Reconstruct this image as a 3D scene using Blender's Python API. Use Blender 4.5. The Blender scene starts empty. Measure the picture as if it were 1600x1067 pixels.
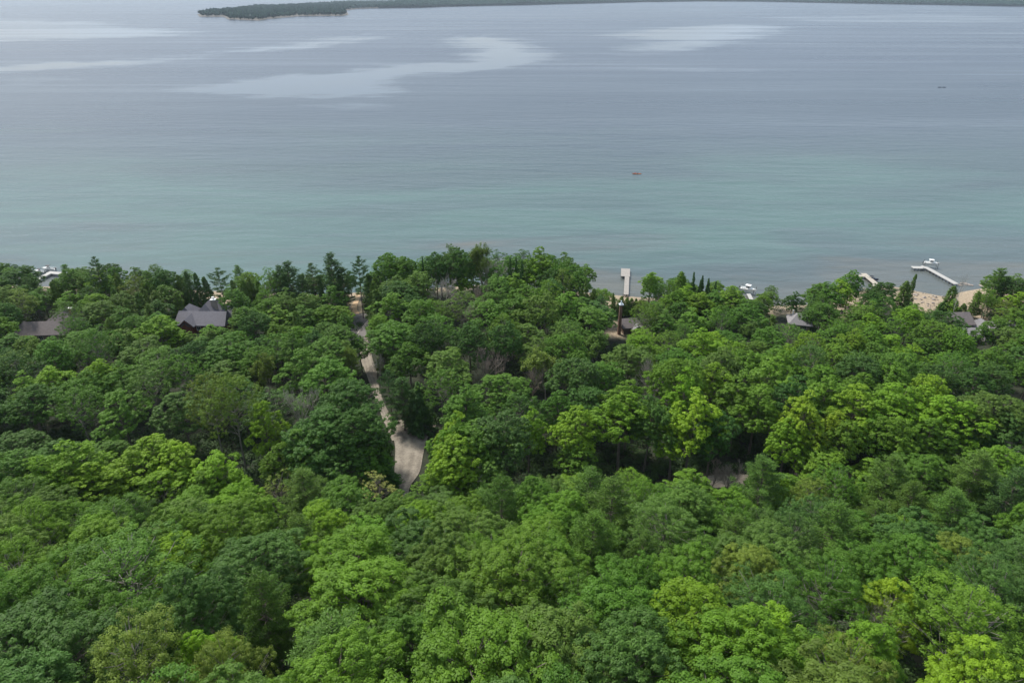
import bpy, math, random
import numpy as np
from mathutils import Vector, Matrix

# ------------------------------------------------------------------ camera, sky, sun, exposure
S = bpy.context.scene
C = S.collection
R = math.radians
F = 1080.0                      # focal length in photograph pixels (1600 wide)
PITCH = math.atan((533.5 + 15) / F)
CAM = np.array([0.0, 0.0, 100.0])
cd = bpy.data.cameras.new("camera")
cd.sensor_width = 36; cd.lens = F / 1600 * 36; cd.clip_start = 0.5; cd.clip_end = 40000
cam = bpy.data.objects.new("camera", cd); C.objects.link(cam)
cam.location = CAM.tolist(); cam.rotation_euler = (math.pi / 2 - PITCH, 0, 0)
S.camera = cam

SUN_EL, SUN_AZ = R(52), R(-42)   # azimuth measured from +Y, clockwise positive
w = bpy.data.worlds.new("World"); S.world = w; w.use_nodes = True
nt = w.node_tree; nt.nodes.clear()
wo = nt.nodes.new("ShaderNodeOutputWorld"); bg = nt.nodes.new("ShaderNodeBackground")
sky = nt.nodes.new("ShaderNodeTexSky"); sky.sky_type = 'NISHITA'; sky.sun_disc = False
sky.sun_elevation = SUN_EL; sky.sun_rotation = SUN_AZ; sky.air_density = 1.0; sky.dust_density = 3.0; sky.ozone_density = 1.0
tcw = nt.nodes.new("ShaderNodeTexCoord"); mpw = nt.nodes.new("ShaderNodeMapping"); mpw.inputs['Scale'].default_value = (1, 1, 5)
nzw = nt.nodes.new("ShaderNodeTexNoise"); nzw.inputs['Scale'].default_value = 2.2; nzw.inputs['Detail'].default_value = 6
crw = nt.nodes.new("ShaderNodeValToRGB"); crw.color_ramp.elements[0].position = 0.36; crw.color_ramp.elements[1].position = 0.62
crw.color_ramp.elements[0].color = (0.5, 0.5, 0.5, 1); crw.color_ramp.elements[1].color = (0.92, 0.92, 0.92, 1)
mxw = nt.nodes.new("ShaderNodeMix"); mxw.data_type = 'RGBA'
mxw.inputs['B'].default_value = (5.5, 6.55, 7.75, 1)      # thin bright cloud
nt.links.new(tcw.outputs['Generated'], mpw.inputs['Vector']); nt.links.new(mpw.outputs[0], nzw.inputs['Vector'])
nt.links.new(nzw.outputs['Fac'], crw.inputs[0]); nt.links.new(crw.outputs[0], mxw.inputs['Factor'])
nt.links.new(sky.outputs[0], mxw.inputs['A']); nt.links.new(mxw.outputs['Result'], bg.inputs[0])
bg.inputs[1].default_value = 0.090
nt.links.new(bg.outputs[0], wo.inputs[0])
sl = bpy.data.lights.new("sun", 'SUN'); sl.energy = 3.5; sl.angle = R(9); sl.color = (1.0, 0.95, 0.87)
so = bpy.data.objects.new("sun", sl); C.objects.link(so)
sd = Vector((math.sin(SUN_AZ) * math.cos(SUN_EL), math.cos(SUN_AZ) * math.cos(SUN_EL), math.sin(SUN_EL)))
so.rotation_euler = sd.to_track_quat('Z', 'Y').to_euler(); so.location = (0, 0, 300)
S.view_settings.view_transform = 'Standard'; S.view_settings.look = 'None'
S.view_settings.exposure = 0.5; S.view_settings.gamma = 1.0; S.view_settings.use_curve_mapping = False
S.render.engine = 'CYCLES'
S.cycles.max_bounces = 5; S.cycles.diffuse_bounces = 3; S.cycles.transmission_bounces = 3; S.cycles.glossy_bounces = 2
S.cycles.volume_bounces = 0; S.cycles.transparent_max_bounces = 8

# ------------------------------------------------------------------ helpers
FW = np.array([0, math.cos(PITCH), -math.sin(PITCH)]); UP = np.array([0, math.sin(PITCH), math.cos(PITCH)])
def ray(px, py):
    return FW + np.array([(px - 800) / F, 0, 0]) + UP * ((533.5 - py) / F)
def unproj(px, py, z=0.0):
    d = ray(px, py); t = (z - CAM[2]) / d[2]
    return CAM + d * t
def proj(p):
    v = np.asarray(p, float) - CAM
    dz = v @ FW
    return 800 + F * v[..., 0] / dz, 533.5 - F * (v @ UP) / dz, dz
SHORE_PX = [(-260, 444), (0, 447), (100, 449), (360, 456), (480, 461), (600, 456), (750, 446), (880, 454), (930, 459), (1000, 465),
            (1100, 470), (1200, 478), (1290, 476), (1335, 458), (1385, 446), (1425, 454), (1475, 464), (1496, 458), (1530, 452), (1600, 446), (1900, 436)]
_sp = np.array([unproj(x, y)[:2] for x, y in SHORE_PX])
_sp = np.vstack([[-900, _sp[0, 1] + 30], _sp, [900, _sp[-1, 1] + 20]])
def shore(x): return np.interp(x, _sp[:, 0], _sp[:, 1])
def vn(x, y, s, seed=0.0):                       # cheap smooth pseudo noise in -1..1
    x = x / s; y = y / s
    return (np.sin(x * 1.3 + 1.7 * np.sin(y * 0.9 + seed) + seed) + np.sin(y * 1.7 + 1.3 * np.sin(x * 1.1 - seed) + 2 * seed)
            + np.sin((x + y) * 0.8 + 1.9 * np.sin((x - y) * 0.7 + seed * 3))) / 3
def ground(x, y):
    x = np.asarray(x, float); y = np.asarray(y, float)
    d = shore(x) - y                             # metres inland
    z = np.where(d < 0, d * 0.12, 1.5 * (1 - np.exp(-np.maximum(d, 0) / 5)) + np.clip(d, 0, 130) * 0.025)
    foot = 103 + 4 * vn(x, x * 0, 40, 1.0) - 5 * np.exp(-((x + 95) / 50) ** 2)*0
    t = foot - y
    up = np.where(t > 0, np.sqrt(t * t + 60) - math.sqrt(60), 0) * 0.55
    up = np.where(up > 38, 38 + (up - 38) * 0.2, up)
    z = z + up + np.where(d > 4, 0.35 * vn(x, y, 9, 2.0), 0)
    return z
def on_ground(px, py, dz=0.0):
    d = ray(px, py); lo, hi = 20.0, 700.0
    ts = np.linspace(25, 700, 2000); pts = CAM + ts[:, None] * d
    g = ground(pts[:, 0], pts[:, 1]) + dz
    k = np.argmax(pts[:, 2] < g)
    return pts[k]

def mesh_obj(name, V, Fs, mat, parent=None, tone=None, smooth=False, attrs=None, mats=None):
    me = make_mesh(name, V, Fs, mat, tone, smooth, attrs)
    o = bpy.data.objects.new(name, me); C.objects.link(o)
    if parent: o.parent = parent
    return o
def make_mesh(name, V, Fs, mat, tone=None, smooth=False, attrs=None):
    V = np.asarray(V, np.float32); me = bpy.data.meshes.new(name)
    if not isinstance(Fs, (list, tuple)): Fs = [Fs]
    Fs = [np.asarray(f, np.int32) for f in Fs if len(f)]
    nl = sum(f.size for f in Fs); nf = sum(len(f) for f in Fs)
    me.vertices.add(len(V)); me.vertices.foreach_set('co', V.ravel())
    me.loops.add(nl); me.polygons.add(nf)
    me.loops.foreach_set('vertex_index', np.concatenate([f.ravel() for f in Fs]))
    tot = np.concatenate([np.full(len(f), f.shape[1], np.int32) for f in Fs])
    st = np.concatenate([[0], np.cumsum(tot)[:-1]]).astype(np.int32)
    me.polygons.foreach_set('loop_start', st)
    me.polygons.foreach_set('use_smooth', np.full(nf, smooth, bool))
    me.update(calc_edges=True)
    if tone is not None:
        a = me.attributes.new('tone', 'FLOAT', 'POINT'); a.data.foreach_set('value', np.asarray(tone, np.float32))
    for k, v in (attrs or {}).items():
        a = me.attributes.new(k, 'FLOAT', 'POINT'); a.data.foreach_set('value', np.asarray(v, np.float32))
    me.materials.append(mat)
    return me
class MB:
    def __init__(s): s.V = []; s.F = {}; s.n = 0; s.T = []
    def add(s, V, Fc, tone=0.5):
        V = np.asarray(V, float)
        if not isinstance(Fc, list) or (Fc and np.ndim(Fc[0]) == 0): Fc = [Fc]
        for f in Fc:
            f = np.asarray(f, int)
            if f.ndim == 1: f = f[None]
            s.F.setdefault(f.shape[1], []).append(f + s.n)
        s.V.append(V); s.T.append(np.full(len(V), tone) if np.ndim(tone) == 0 else tone); s.n += len(V)
        return s
    def box(s, c, d, rz=0.0, bev=0.0, top=None, tone=0.5):
        x, y, z = [q / 2 for q in d]; tx, ty = (x, y) if top is None else (top[0] / 2, top[1] / 2)
        V = np.array([[-x, -y, -z], [x, -y, -z], [x, y, -z], [-x, y, -z], [-tx, -ty, z], [tx, -ty, z], [tx, ty, z], [-tx, ty, z]])
        cs, sn = math.cos(rz), math.sin(rz)
        V = V @ np.array([[cs, sn, 0], [-sn, cs, 0], [0, 0, 1]]) + np.asarray(c)
        return s.add(V, [np.array([[0, 3, 2, 1], [4, 5, 6, 7], [0, 1, 5, 4], [1, 2, 6, 5], [2, 3, 7, 6], [3, 0, 4, 7]])], tone)
    def tube(s, P, rad, k=6, tone=0.5, cap=True):
        P = np.asarray(P, float); n = len(P); rad = np.broadcast_to(rad, (n,))
        T = np.gradient(P, axis=0); T /= np.linalg.norm(T, axis=1)[:, None] + 1e-9
        ref = np.array([0, 0, 1.0]) if abs(T[0, 2]) < 0.9 else np.array([1.0, 0, 0])
        A = np.cross(T, ref); A /= np.linalg.norm(A, axis=1)[:, None] + 1e-9; B = np.cross(T, A)
        an = np.arange(k) * 2 * math.pi / k
        V = P[:, None] + rad[:, None, None] * (A[:, None] * np.cos(an)[None, :, None] + B[:, None] * np.sin(an)[None, :, None])
        i = np.arange(n - 1)[:, None] * k; j = np.arange(k)[None]; j2 = (j + 1) % k
        Fq = np.stack([i + j, i + k + j, i + k + j2, i + j2], -1).reshape(-1, 4)
        fs = [Fq]
        if cap: fs.append(np.arange(k)[None] + (n - 1) * k)
        return s.add(V.reshape(-1, 3), fs, tone)
    def prism(s, poly, z0, z1, tone=0.5):        # poly counter-clockwise xy
        n = len(poly); P = np.array(poly, float)
        V = np.vstack([np.c_[P, np.full(n, z0)], np.c_[P, np.full(n, z1)]])
        q = np.array([[i, (i + 1) % n, n + (i + 1) % n, n + i] for i in range(n)])
        s.add(V, [np.arange(n - 1, -1, -1)[None], (np.arange(n) + n)[None], q], tone); return s
    def xform(s, M):
        s.V = [v @ M[:3, :3].T + M[:3, 3] for v in s.V]; return s
    def mesh(s, name, mat, smooth=False):
        return make_mesh(name, np.vstack(s.V), [np.vstack(f) for f in s.F.values()], mat, np.concatenate(s.T), smooth)
    def build(s, name, mat, parent=None, smooth=False):
        o = bpy.data.objects.new(name, s.mesh(name, mat, smooth)); C.objects.link(o)
        if parent: o.parent = parent
        return o
def tag(o, label=None, cat=None, group=None, kind=None):
    if label: o['label'] = label
    if cat: o['category'] = cat
    if group: o['group'] = group
    if kind: o['kind'] = kind
    return o
def empty(name, loc=(0, 0, 0), rz=0.0, label=None, cat=None, group=None):
    o = bpy.data.objects.new(name, None); C.objects.link(o); o.location = [float(v) for v in loc]; o.rotation_euler = (0, 0, rz)
    o.empty_display_size = 0.5
    return tag(o, label, cat, group)

# ------------------------------------------------------------------ materials
def newmat(name):
    m = bpy.data.materials.new(name); m.use_nodes = True
    return m, m.node_tree.nodes, m.node_tree.links, m.node_tree.nodes['Principled BSDF']
def plain(name, col, rough=0.7, var=0.12, scale=3.0, bump=0.0, metal=0.0):
    m, N, L, b = newmat(name)
    tc = N.new('ShaderNodeTexCoord'); nz = N.new('ShaderNodeTexNoise'); nz.inputs['Scale'].default_value = scale; nz.inputs['Detail'].default_value = 5
    L.new(tc.outputs['Object'], nz.inputs['Vector'])
    cr = N.new('ShaderNodeValToRGB'); e = cr.color_ramp.elements
    e[0].position = 0.3; e[1].position = 0.7
    e[0].color = tuple(c * (1 - var) for c in col) + (1,); e[1].color = tuple(min(1, c * (1 + var)) for c in col) + (1,)
    L.new(nz.outputs['Fac'], cr.inputs[0]); L.new(cr.outputs[0], b.inputs['Base Color'])
    b.inputs['Roughness'].default_value = rough; b.inputs['Metallic'].default_value = metal
    if bump:
        bp = N.new('ShaderNodeBump'); bp.inputs['Strength'].default_value = bump; bp.inputs['Distance'].default_value = 0.05
        L.new(nz.outputs['Fac'], bp.inputs['Height']); L.new(bp.outputs[0], b.inputs['Normal'])
    return m
def leafmat(name, trans=0.3, shift=(1.15, 1.06, 0.85), lo=0.72, hi=1.25):
    """foliage: colour comes from the tree (object colour); each leaf is a little lighter or yellower than the next"""
    m, N, L, b = newmat(name)
    oi = N.new('ShaderNodeObjectInfo'); at = N.new('ShaderNodeAttribute'); at.attribute_name = 'tone'
    mr = N.new('ShaderNodeMapRange'); mr.inputs[3].default_value = lo; mr.inputs[4].default_value = hi
    L.new(at.outputs['Fac'], mr.inputs[0])
    v = N.new('ShaderNodeVectorMath'); v.operation = 'SCALE'; L.new(oi.outputs['Color'], v.inputs[0]); L.new(mr.outputs[0], v.inputs['Scale'])
    mx = N.new('ShaderNodeMix'); mx.data_type = 'RGBA'; mx.blend_type = 'MULTIPLY'
    L.new(at.outputs['Fac'], mx.inputs['Factor']); L.new(v.outputs[0], mx.inputs['A']); mx.inputs['B'].default_value = (*shift, 1)
    L.new(mx.outputs['Result'], b.inputs['Base Color']); b.inputs['Roughness'].default_value = 0.6
    b.inputs['Specular IOR Level'].default_value = 0.28
    tr = N.new('ShaderNodeBsdfTranslucent'); L.new(mx.outputs['Result'], tr.inputs[0])
    ms = N.new('ShaderNodeMixShader'); ms.inputs[0].default_value = trans
    L.new(b.outputs[0], ms.inputs[1]); L.new(tr.outputs[0], ms.inputs[2])
    L.new(ms.outputs[0], N['Material Output'].inputs['Surface'])
    return m
M_LEAF = leafmat('leaves', 0.36); M_NEEDLE = leafmat('needles', 0.15)
M_BARK = plain('bark', (0.13, 0.11, 0.09), 0.9, 0.3, 4)
M_BIRCH = plain('pale_bark', (0.42, 0.40, 0.36), 0.8, 0.25, 5); M_ASPEN = plain('grey_bark', (0.20, 0.185, 0.155), 0.85, 0.3, 4)
M_DEAD = plain('dead_wood', (0.36, 0.32, 0.28), 0.85, 0.2, 3)
M_TWIG = plain('brown_twigs', (0.27, 0.22, 0.18), 0.9, 0.2, 3)

# ------------------------------------------------------------------ trees
rng = np.random.default_rng(7)
def rdir(n, r): v = r.normal(size=(n, 3)); return v / np.linalg.norm(v, axis=1)[:, None]
def unit(v): return v / (np.linalg.norm(v, axis=-1, keepdims=True) + 1e-9)
def leaf_quads(P, Nn, L, W, r, axis=None):
    """one small rhombic leaf per point"""
    n = len(P); Nn = unit(Nn)
    T = np.cross(Nn, rdir(n, r)) if axis is None else axis - Nn * np.sum(axis * Nn, 1)[:, None]
    T = unit(T); B = np.cross(Nn, T)
    l = (L * r.uniform(0.7, 1.3, n) / 2)[:, None]; w_ = (W * r.uniform(0.7, 1.3, n) / 2)[:, None]
    V = np.stack([P - T * l, P + B * w_, P + T * l, P - B * w_], 1).reshape(-1, 3)
    return V, np.arange(4 * n).reshape(n, 4)
def trunk_limbs(mb, H, Ht, r0, targets, r, lean=0.3, k=6, thin=0.07):
    n = 9; z = np.linspace(0, Ht, n)
    off = np.cumsum(r.normal(0, lean * 0.25, (n, 2)), 0); off[0] = 0
    P = np.c_[off, z]; P[0, 2] = -1.2
    mb.tube(P, r0 * np.linspace(1, 0.22, n) ** 0.9 * np.r_[1.25, np.ones(n - 1)], 8)
    for t in targets:
        rr = math.hypot(t[0], t[1]); zz = max(Ht * 0.18, min(Ht * 0.97, t[2] - rr * r.uniform(0.5, 0.9)))
        a = np.array([np.interp(zz, z, P[:, 0]), np.interp(zz, z, P[:, 1]), zz])
        m = a * 0.45 + t * 0.55 + np.array([0, 0, -0.08 * rr]) + r.normal(0, 0.15, 3)
        rad = r0 * 0.3 * r.uniform(0.6, 1)
        mb.tube([a, (a + m) / 2 + r.normal(0, 0.1, 3), m, t], [rad, rad * 0.7, rad * 0.5, thin * 0.4], 5, cap=False)
def broadleaf(seed, style, near):
    """unit tree: height 20, crown radius 5. boughs, each carrying clumps of leaves"""
    r = np.random.default_rng(seed)
    st = dict(oak=dict(Hc=11.5, n=32, lr=(0.28, 0.45), fl=0.75, m=27, top=0.2, cr=(0.26, 0.50), cf=0.8, sp=0.42),
              maple=dict(Hc=14.0, n=36, lr=(0.22, 0.38), fl=0.55, m=22, top=0.55, cr=(0.30, 0.58), cf=0.45, sp=0.38),
              birch=dict(Hc=13.0, n=34, lr=(0.24, 0.38), fl=0.95, m=20, top=0.45, cr=(0.24, 0.46), cf=1.0, sp=0.7),
              blossom=dict(Hc=12.0, n=24, lr=(0.22, 0.34), fl=0.8, m=13, top=0.1, cr=(0.24, 0.42), cf=0.9, sp=0.5))[style]
    H = 20.0; Rr = 5.0; Hc = st['Hc']; cz = H - Hc / 2
    lobes = []; n = st['n']; tries = 0
    ph = r.uniform(0, 6.28, 6)
    while len(lobes) < n and tries < 5000:
        tries += 1
        d = rdir(1, r)[0]
        if d[2] < -0.6: continue
        az = math.atan2(d[1], d[0])
        env = 1 + 0.2 * math.sin(2 * az + ph[0]) + 0.15 * math.sin(3 * az + ph[1] + 2 * d[2]) + 0.1 * math.sin(5 * az + ph[2])
        rho = r.uniform(0.15, 0.5) if r.random() < 0.2 else r.uniform(0.55, 0.86)
        hx = Rr * env * (1 - st['top'] * max(0, d[2]) ** 1.2)
        zt = Hc / 2 * (1 + 0.16 * math.sin(az * 2 + ph[3]) * (1 - abs(d[2])) )
        p = np.array([d[0] * hx * rho, d[1] * hx * rho, cz + d[2] * zt * rho * r.uniform(0.85, 1.12)])
        lr = Rr * r.uniform(*st['lr']) * (1 - 0.25 * max(0, d[2]))
        if all(np.linalg.norm((p - q[0]) * (1, 1, 1.4)) > (0.62 if tries < 1500 else 0.5) * (lr + q[1]) for q in lobes):
            lobes.append((p, lr, d))
    zmax = max(p[2] + lr * st['fl'] for p, lr, d in lobes)
    Ps, Ns, Ts = [], [], []
    nl = dict(oak=(72, 31), maple=(72, 32), birch=(56, 24), blossom=(26, 20))[style][0 if near else 1]
    clumps = []
    for p, lr, d in lobes:
        m = int(st['m'] * (lr / (Rr * 0.36)) ** 1.6); dd = rdir(m, r); dd[:, 2] = dd[:, 2] * 0.85 + 0.28; dd = unit(dd + 0.45 * d)
        sc = p + dd * lr * np.array([1, 1, st['fl']]) * r.uniform(0.62, 1.05, m)[:, None]
        if st['fl'] < 0.6: sc[:, 2] -= 0.2 * (np.hypot(dd[:, 0], dd[:, 1]) * lr) ** 1.3
        rc = r.uniform(*st['cr'], m); tl = r.uniform(0.28, 0.66) + 0.08 * d[2]
        for k in range(m): clumps.append(sc[k])
        q = rdir(m * nl, r); q[:, 2] = q[:, 2] * 0.7 + 0.38; q = unit(q + np.repeat(dd, nl, 0) * 0.35)
        rad = np.repeat(rc, nl)[:, None] * (1 - r.random((m * nl, 1)) ** 2 * 0.5) * (1 + r.normal(0, st['sp'] * 0.45, (m * nl, 1)))
        off = q * rad * np.array([1, 1, st['cf']])
        if st['cf'] < 0.6: off[:, 2] -= 0.22 * (off[:, 0] ** 2 + off[:, 1] ** 2) / np.repeat(rc, nl)
        Ps.append(np.repeat(sc, nl, 0) + off); Ns.append(q * 1.0 + np.array([0, 0, 0.35]) + r.normal(0, 0.2, (m * nl, 3)))
        Ts.append(np.repeat(r.uniform(-0.12, 0.12, m) + tl, nl) + r.normal(0, 0.1, m * nl))
    P = np.vstack(Ps); Nn = np.vstack(Ns); T = np.clip(np.concatenate(Ts), 0, 1)
    P[:, 2] *= H / max(zmax, 19)
    clumps = [np.array([c_[0] * 0.93, c_[1] * 0.93, c_[2] * H / max(zmax, 19) - 0.25]) for c_ in clumps]
    s_ = dict(oak=(0.19, 0.14), maple=(0.21, 0.17), birch=(0.15, 0.12), blossom=(0.2, 0.15))[style]
    kf = 1.0 if near else 1.42
    V, Fq = leaf_quads(P, Nn, s_[0] * kf, s_[1] * kf, r)
    crown = make_mesh('crown', V, Fq, M_LEAF, np.repeat(T, 4))
    tb = MB(); tg = [clumps[i] for i in r.permutation(len(clumps))[: (70 if style in ('birch', 'blossom') else 55)]]
    trunk_limbs(tb, H, H - 3.5, 0.28 if style != 'birch' else 0.2, tg, r)
    trunk = tb.mesh('trunk', M_ASPEN if style == 'birch' else M_BARK, True)
    return crown, trunk
def pine(seed, near, sparse=False):
    r = np.random.default_rng(seed); H = 20.0; tb = MB()
    n = 8; off = np.cumsum(r.normal(0, 0.08, (n, 2)), 0); off[0] = 0; z = np.linspace(0, H - 0.4, n)
    P0 = np.c_[off, z]; P0[0, 2] = -1.2
    tb.tube(P0, 0.24 * np.linspace(1, 0.12, n), 8)
    Ps, Ns, Ax, Ts = [], [], [], []
    zz = H * (0.42 if sparse else 0.22)
    while zz < H - 0.3:
        f = (zz / H - (0.4 if sparse else 0.2)) / (0.6 if sparse else 0.8)
        prof = (0.75 + 0.4 * math.sin(min(1, f * 1.6) * math.pi * 0.6)) * (1 - f) ** 0.62 if not sparse else 0.95 * (1 - f ** 3) * (0.55 + 0.45 * math.sin(f * 3 + 0.4))
        k = r.integers(5, 8) if not sparse else r.integers(4, 7)
        a0 = r.uniform(0, 6.28)
        for j in range(k):
            a = a0 + j * 6.283 / k + r.normal(0, 0.2); ln = max(0.5, 5.2 * prof * r.uniform(0.5, 1.18)); rise = 0.05 + 0.5 * f + r.normal(0, 0.08)
            u = np.linspace(0, 1, 6)[:, None]
            dirv = np.array([math.cos(a), math.sin(a), 0])
            base = np.array([np.interp(zz, z, P0[:, 0]), np.interp(zz, z, P0[:, 1]), zz])
            B = base + dirv * ln * u + np.array([0, 0, 1]) * (ln * rise * u + 0.12 * ln * u ** 2 - 0.18 * ln * u * (1 - f))
            tb.tube(B, np.linspace(0.07, 0.02, 6), 4, cap=False)
            nt_ = int(max(3, ln * 4.2)); tt = r.uniform(0.38, 1.04, nt_)
            side = np.array([-dirv[1], dirv[0], 0])
            c = base + dirv * ln * tt[:, None] + side * (r.normal(0, 0.2, nt_) * ln * (0.28 + 0.22 * (1 - tt)))[:, None]
            c[:, 2] += ln * rise * tt + 0.12 * ln * tt ** 2 - 0.18 * ln * tt * (1 - f) + r.normal(0, 0.1, nt_)
            m = 34 if near else 13
            q = np.repeat(c, m, 0); ax = rdir(len(q), r); ax[:, 2] = np.abs(ax[:, 2]) * 0.9 + 0.15; ax = unit(ax + 0.5 * dirv)
            sp = np.array([0.27, 0.27, 0.10])
            q = q + r.normal(0, 1, q.shape) * sp + ax * 0.08
            Ps.append(q); Ax.append(ax); Ns.append(rdir(len(q), r) + np.array([0, 0, 0.9])); Ts.append(np.repeat(r.uniform(0.2, 0.8, nt_), m) + r.normal(0, 0.12, len(q)))
        zz += r.uniform(0.75, 1.2) * (1.35 if sparse else 1)
    P = np.vstack(Ps); kf = 1 if near else 1.6
    V, Fq = leaf_quads(P, np.vstack(Ns), 0.32 * kf, 0.075 * kf, r, np.vstack(Ax))
    return make_mesh('crown', V, Fq, M_NEEDLE, np.repeat(np.clip(np.concatenate(Ts), 0, 1), 4)), tb.mesh('trunk', M_BARK, True)
def conifer(seed, kind):
    """cedar: soft rounded column; spruce: spire. unit height 20, radius 5"""
    r = np.random.default_rng(seed); H = 20.0; tb = MB(); tb.tube([[0, 0, -1], [0.1, 0, H * 0.5], [0, 0.05, H - 0.2]], [0.5, 0.3, 0.05], 6)
    Ps, Ns, Ax, Ts = [], [], [], []
    nb = 620 if kind == 'cedar' else 560
    ph = r.uniform(0, 6.28, 3); bump = r.uniform(0.55, 1.25, (9, 7))
    for i in range(nb):
        f = r.random() ** 1.25 ; f = max(0.02, f)
        zb = H * (0.08 + 0.90 * f) if kind == 'cedar' else H * (0.03 + 0.96 * f)
        a = r.uniform(0, 6.283)
        if kind == 'cedar': prof = (1 - f) ** 0.55 * bump[int(f * 8.99), int((a + f * 2.3) / 6.2832 * 7) % 7] + 0.05
        else: prof = (1 - f) ** 0.95 * (0.82 + 0.25 * math.sin(f * 30 + a)) + 0.03
        ln = 5.0 * prof * r.uniform(0.75, 1.1); dirv = np.array([math.cos(a), math.sin(a), 0.0])
        slope = 0.35 if kind == 'cedar' else -0.25
        m = int(10 + ln * 7); tt = r.uniform(0.35, 1, m) ** 0.6
        q = dirv * ln * tt[:, None] + np.array([0, 0, 1]) * (zb + slope * ln * tt * 0.6)[:, None] + r.normal(0, 0.16, (m, 3)) * (1, 1, 0.8)
        Ps.append(q); Ns.append(np.repeat(dirv[None] * 0.5 + (0, 0, 0.7), m, 0) + r.normal(0, 0.4, (m, 3)))
        Ax.append(unit(np.repeat(dirv[None] + (0, 0, 0.8 if kind == 'cedar' else -0.2), m, 0) + r.normal(0, 0.35, (m, 3))))
        Ts.append(np.full(m, r.uniform(0.2, 0.8)) + r.normal(0, 0.12, m))
    V, Fq = leaf_quads(np.vstack(Ps), np.vstack(Ns), 0.62, 0.24, r, np.vstack(Ax))
    return make_mesh('crown', V, Fq, M_NEEDLE, np.repeat(np.clip(np.concatenate(Ts), 0, 1), 4)), tb.mesh('trunk', M_BARK, True)
def bare(seed, leafy=0.0, levels=5, mat=None, r0=0.27):
    """a dead tree: recursive fork of limbs down to twigs; leafy: a few leaves left"""
    r = np.random.default_rng(seed); tb = MB(); tw = MB(); tips = []
    def grow(p, d, ln, rad, lv):
        n = 4; pts = [p]; dd = d
        for i in range(n - 1):
            dd = unit(dd + r.normal(0, 0.11, 3) + np.array([0, 0, 0.05])); pts.append(pts[-1] + dd * ln / (n - 1))
        (tb if lv > 1 else tw).tube(pts, np.linspace(rad, rad * 0.6, n), 5 if lv > 2 else 3, cap=False)
        if lv <= 1: tips.extend(pts[1:])
        if lv == 0: return
        kids = r.integers(3, 5) if lv < levels - 1 else r.integers(4, 6)
        for j in range(kids):
            t = r.uniform(0.45, 1.0) if j else 1.0
            k = t * (n - 1); i0 = min(n - 2, int(k)); pp = pts[i0] * (1 - (k - i0)) + pts[i0 + 1] * (k - i0)
            sd_ = rdir(1, r)[0]; sd_ = unit(np.cross(dd, sd_))
            nd = unit(dd * r.uniform(0.7, 1.0) + sd_ * r.uniform(0.4, 0.85) + np.array([0, 0, 0.18]))
            grow(pp, nd, ln * r.uniform(0.55, 0.78), max(0.026, rad * r.uniform(0.45, 0.62)), lv - 1)
    grow(np.array([0, 0, -1.0]), np.array([0.03, 0, 1.0]), 8.2, r0, levels)
    V = np.vstack(tb.V + tw.V); s = np.array([5 / np.percentile(np.hypot(V[:, 0], V[:, 1]), 97)] * 2 + [20 / V[:, 2].max()])
    for q in (tb, tw): q.V = [v * s for v in q.V]
    trunk = tb.mesh('trunk', mat or M_DEAD, True); twm = tw.mesh('twigs', mat or M_DEAD)
    crown = None
    if leafy:
        tips = np.array(tips) * s; k = r.permutation(len(tips))[: int(len(tips) * leafy)]
        q = np.repeat(tips[k], 9, 0) + r.normal(0, 0.22, (9 * len(k), 3))
        V, Fq = leaf_quads(q, r.normal(0, 0.6, q.shape) + (0, 0, 0.6), 0.3, 0.22, r)
        crown = make_mesh('crown', V, Fq, M_LEAF, np.repeat(r.uniform(0.1, 0.9, len(q)), 4))
    return crown, trunk, twm

PROTO = {}
for st in ('oak', 'maple', 'birch'):
    PROTO[st + '_near'] = [broadleaf(100 + i * 7 + len(st), st, True) for i in range(5 if st == 'oak' else 4)]
    PROTO[st] = [broadleaf(300 + i * 11 + len(st), st, False) for i in range({'oak': 8, 'maple': 7, 'birch': 4}[st])]
PROTO['blossom'] = [broadleaf(77, 'blossom', True)]
PROTO['pine_near'] = [pine(20 + i, True) for i in range(3)]
PROTO['pine'] = [pine(30 + i, False) for i in range(3)]
PROTO['pine_tall'] = [pine(40 + i, False, True) for i in range(3)]
PROTO['cedar'] = [conifer(50 + i, 'cedar') for i in range(3)]
PROTO['spruce'] = [conifer(60 + i, 'spruce') for i in range(2)]
PROTO['bare'] = [bare(70 + i) for i in range(3)]
PROTO['bare_brown'] = [bare(80 + i, 0.0, 5, M_TWIG) for i in range(2)]
PROTO['sparse'] = [bare(90 + i, 0.45, 5, M_DEAD) for i in range(3)]
PROTO['snag'] = [bare(95, 0.0, 4, M_BIRCH, 0.13)]

TINT = dict(dark=(0.032, 0.078, 0.018), blue=(0.043, 0.090, 0.028), mid=(0.050, 0.110, 0.018), fresh=(0.069, 0.136, 0.018), grey=(0.064, 0.114, 0.029),
            lime=(0.095, 0.172, 0.016), gold=(0.120, 0.190, 0.018), olive=(0.085, 0.125, 0.030), pine=(0.046, 0.092, 0.019), pinedark=(0.034, 0.074, 0.026),
            cedar=(0.058, 0.100, 0.024), brown=(0.120, 0.100, 0.055), pale=(0.190, 0.215, 0.095))
TREES = []      # (x, y, kind, h, r, tint)
CLEAR = []      # (px, py, Y) spots that must stay in view
def sil(x, y, h, r, kind):
    """rough outline of a tree in the picture: centre, half width, half height"""
    z = float(ground(x, y)); hc = h * (0.42 if kind in ('pine_tall', 'snag') else 0.62)
    cx, cy, d = proj((x, y, z + h - hc / 2)); v = np.array([x, y, z + h]) - CAM; dist = np.linalg.norm(v); sn = -v[2] / dist; cs = math.sqrt(1 - sn * sn)
    return cx, cy, r * F / d, (hc / 2 * cs + r * sn * 0.8) * F / d
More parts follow.
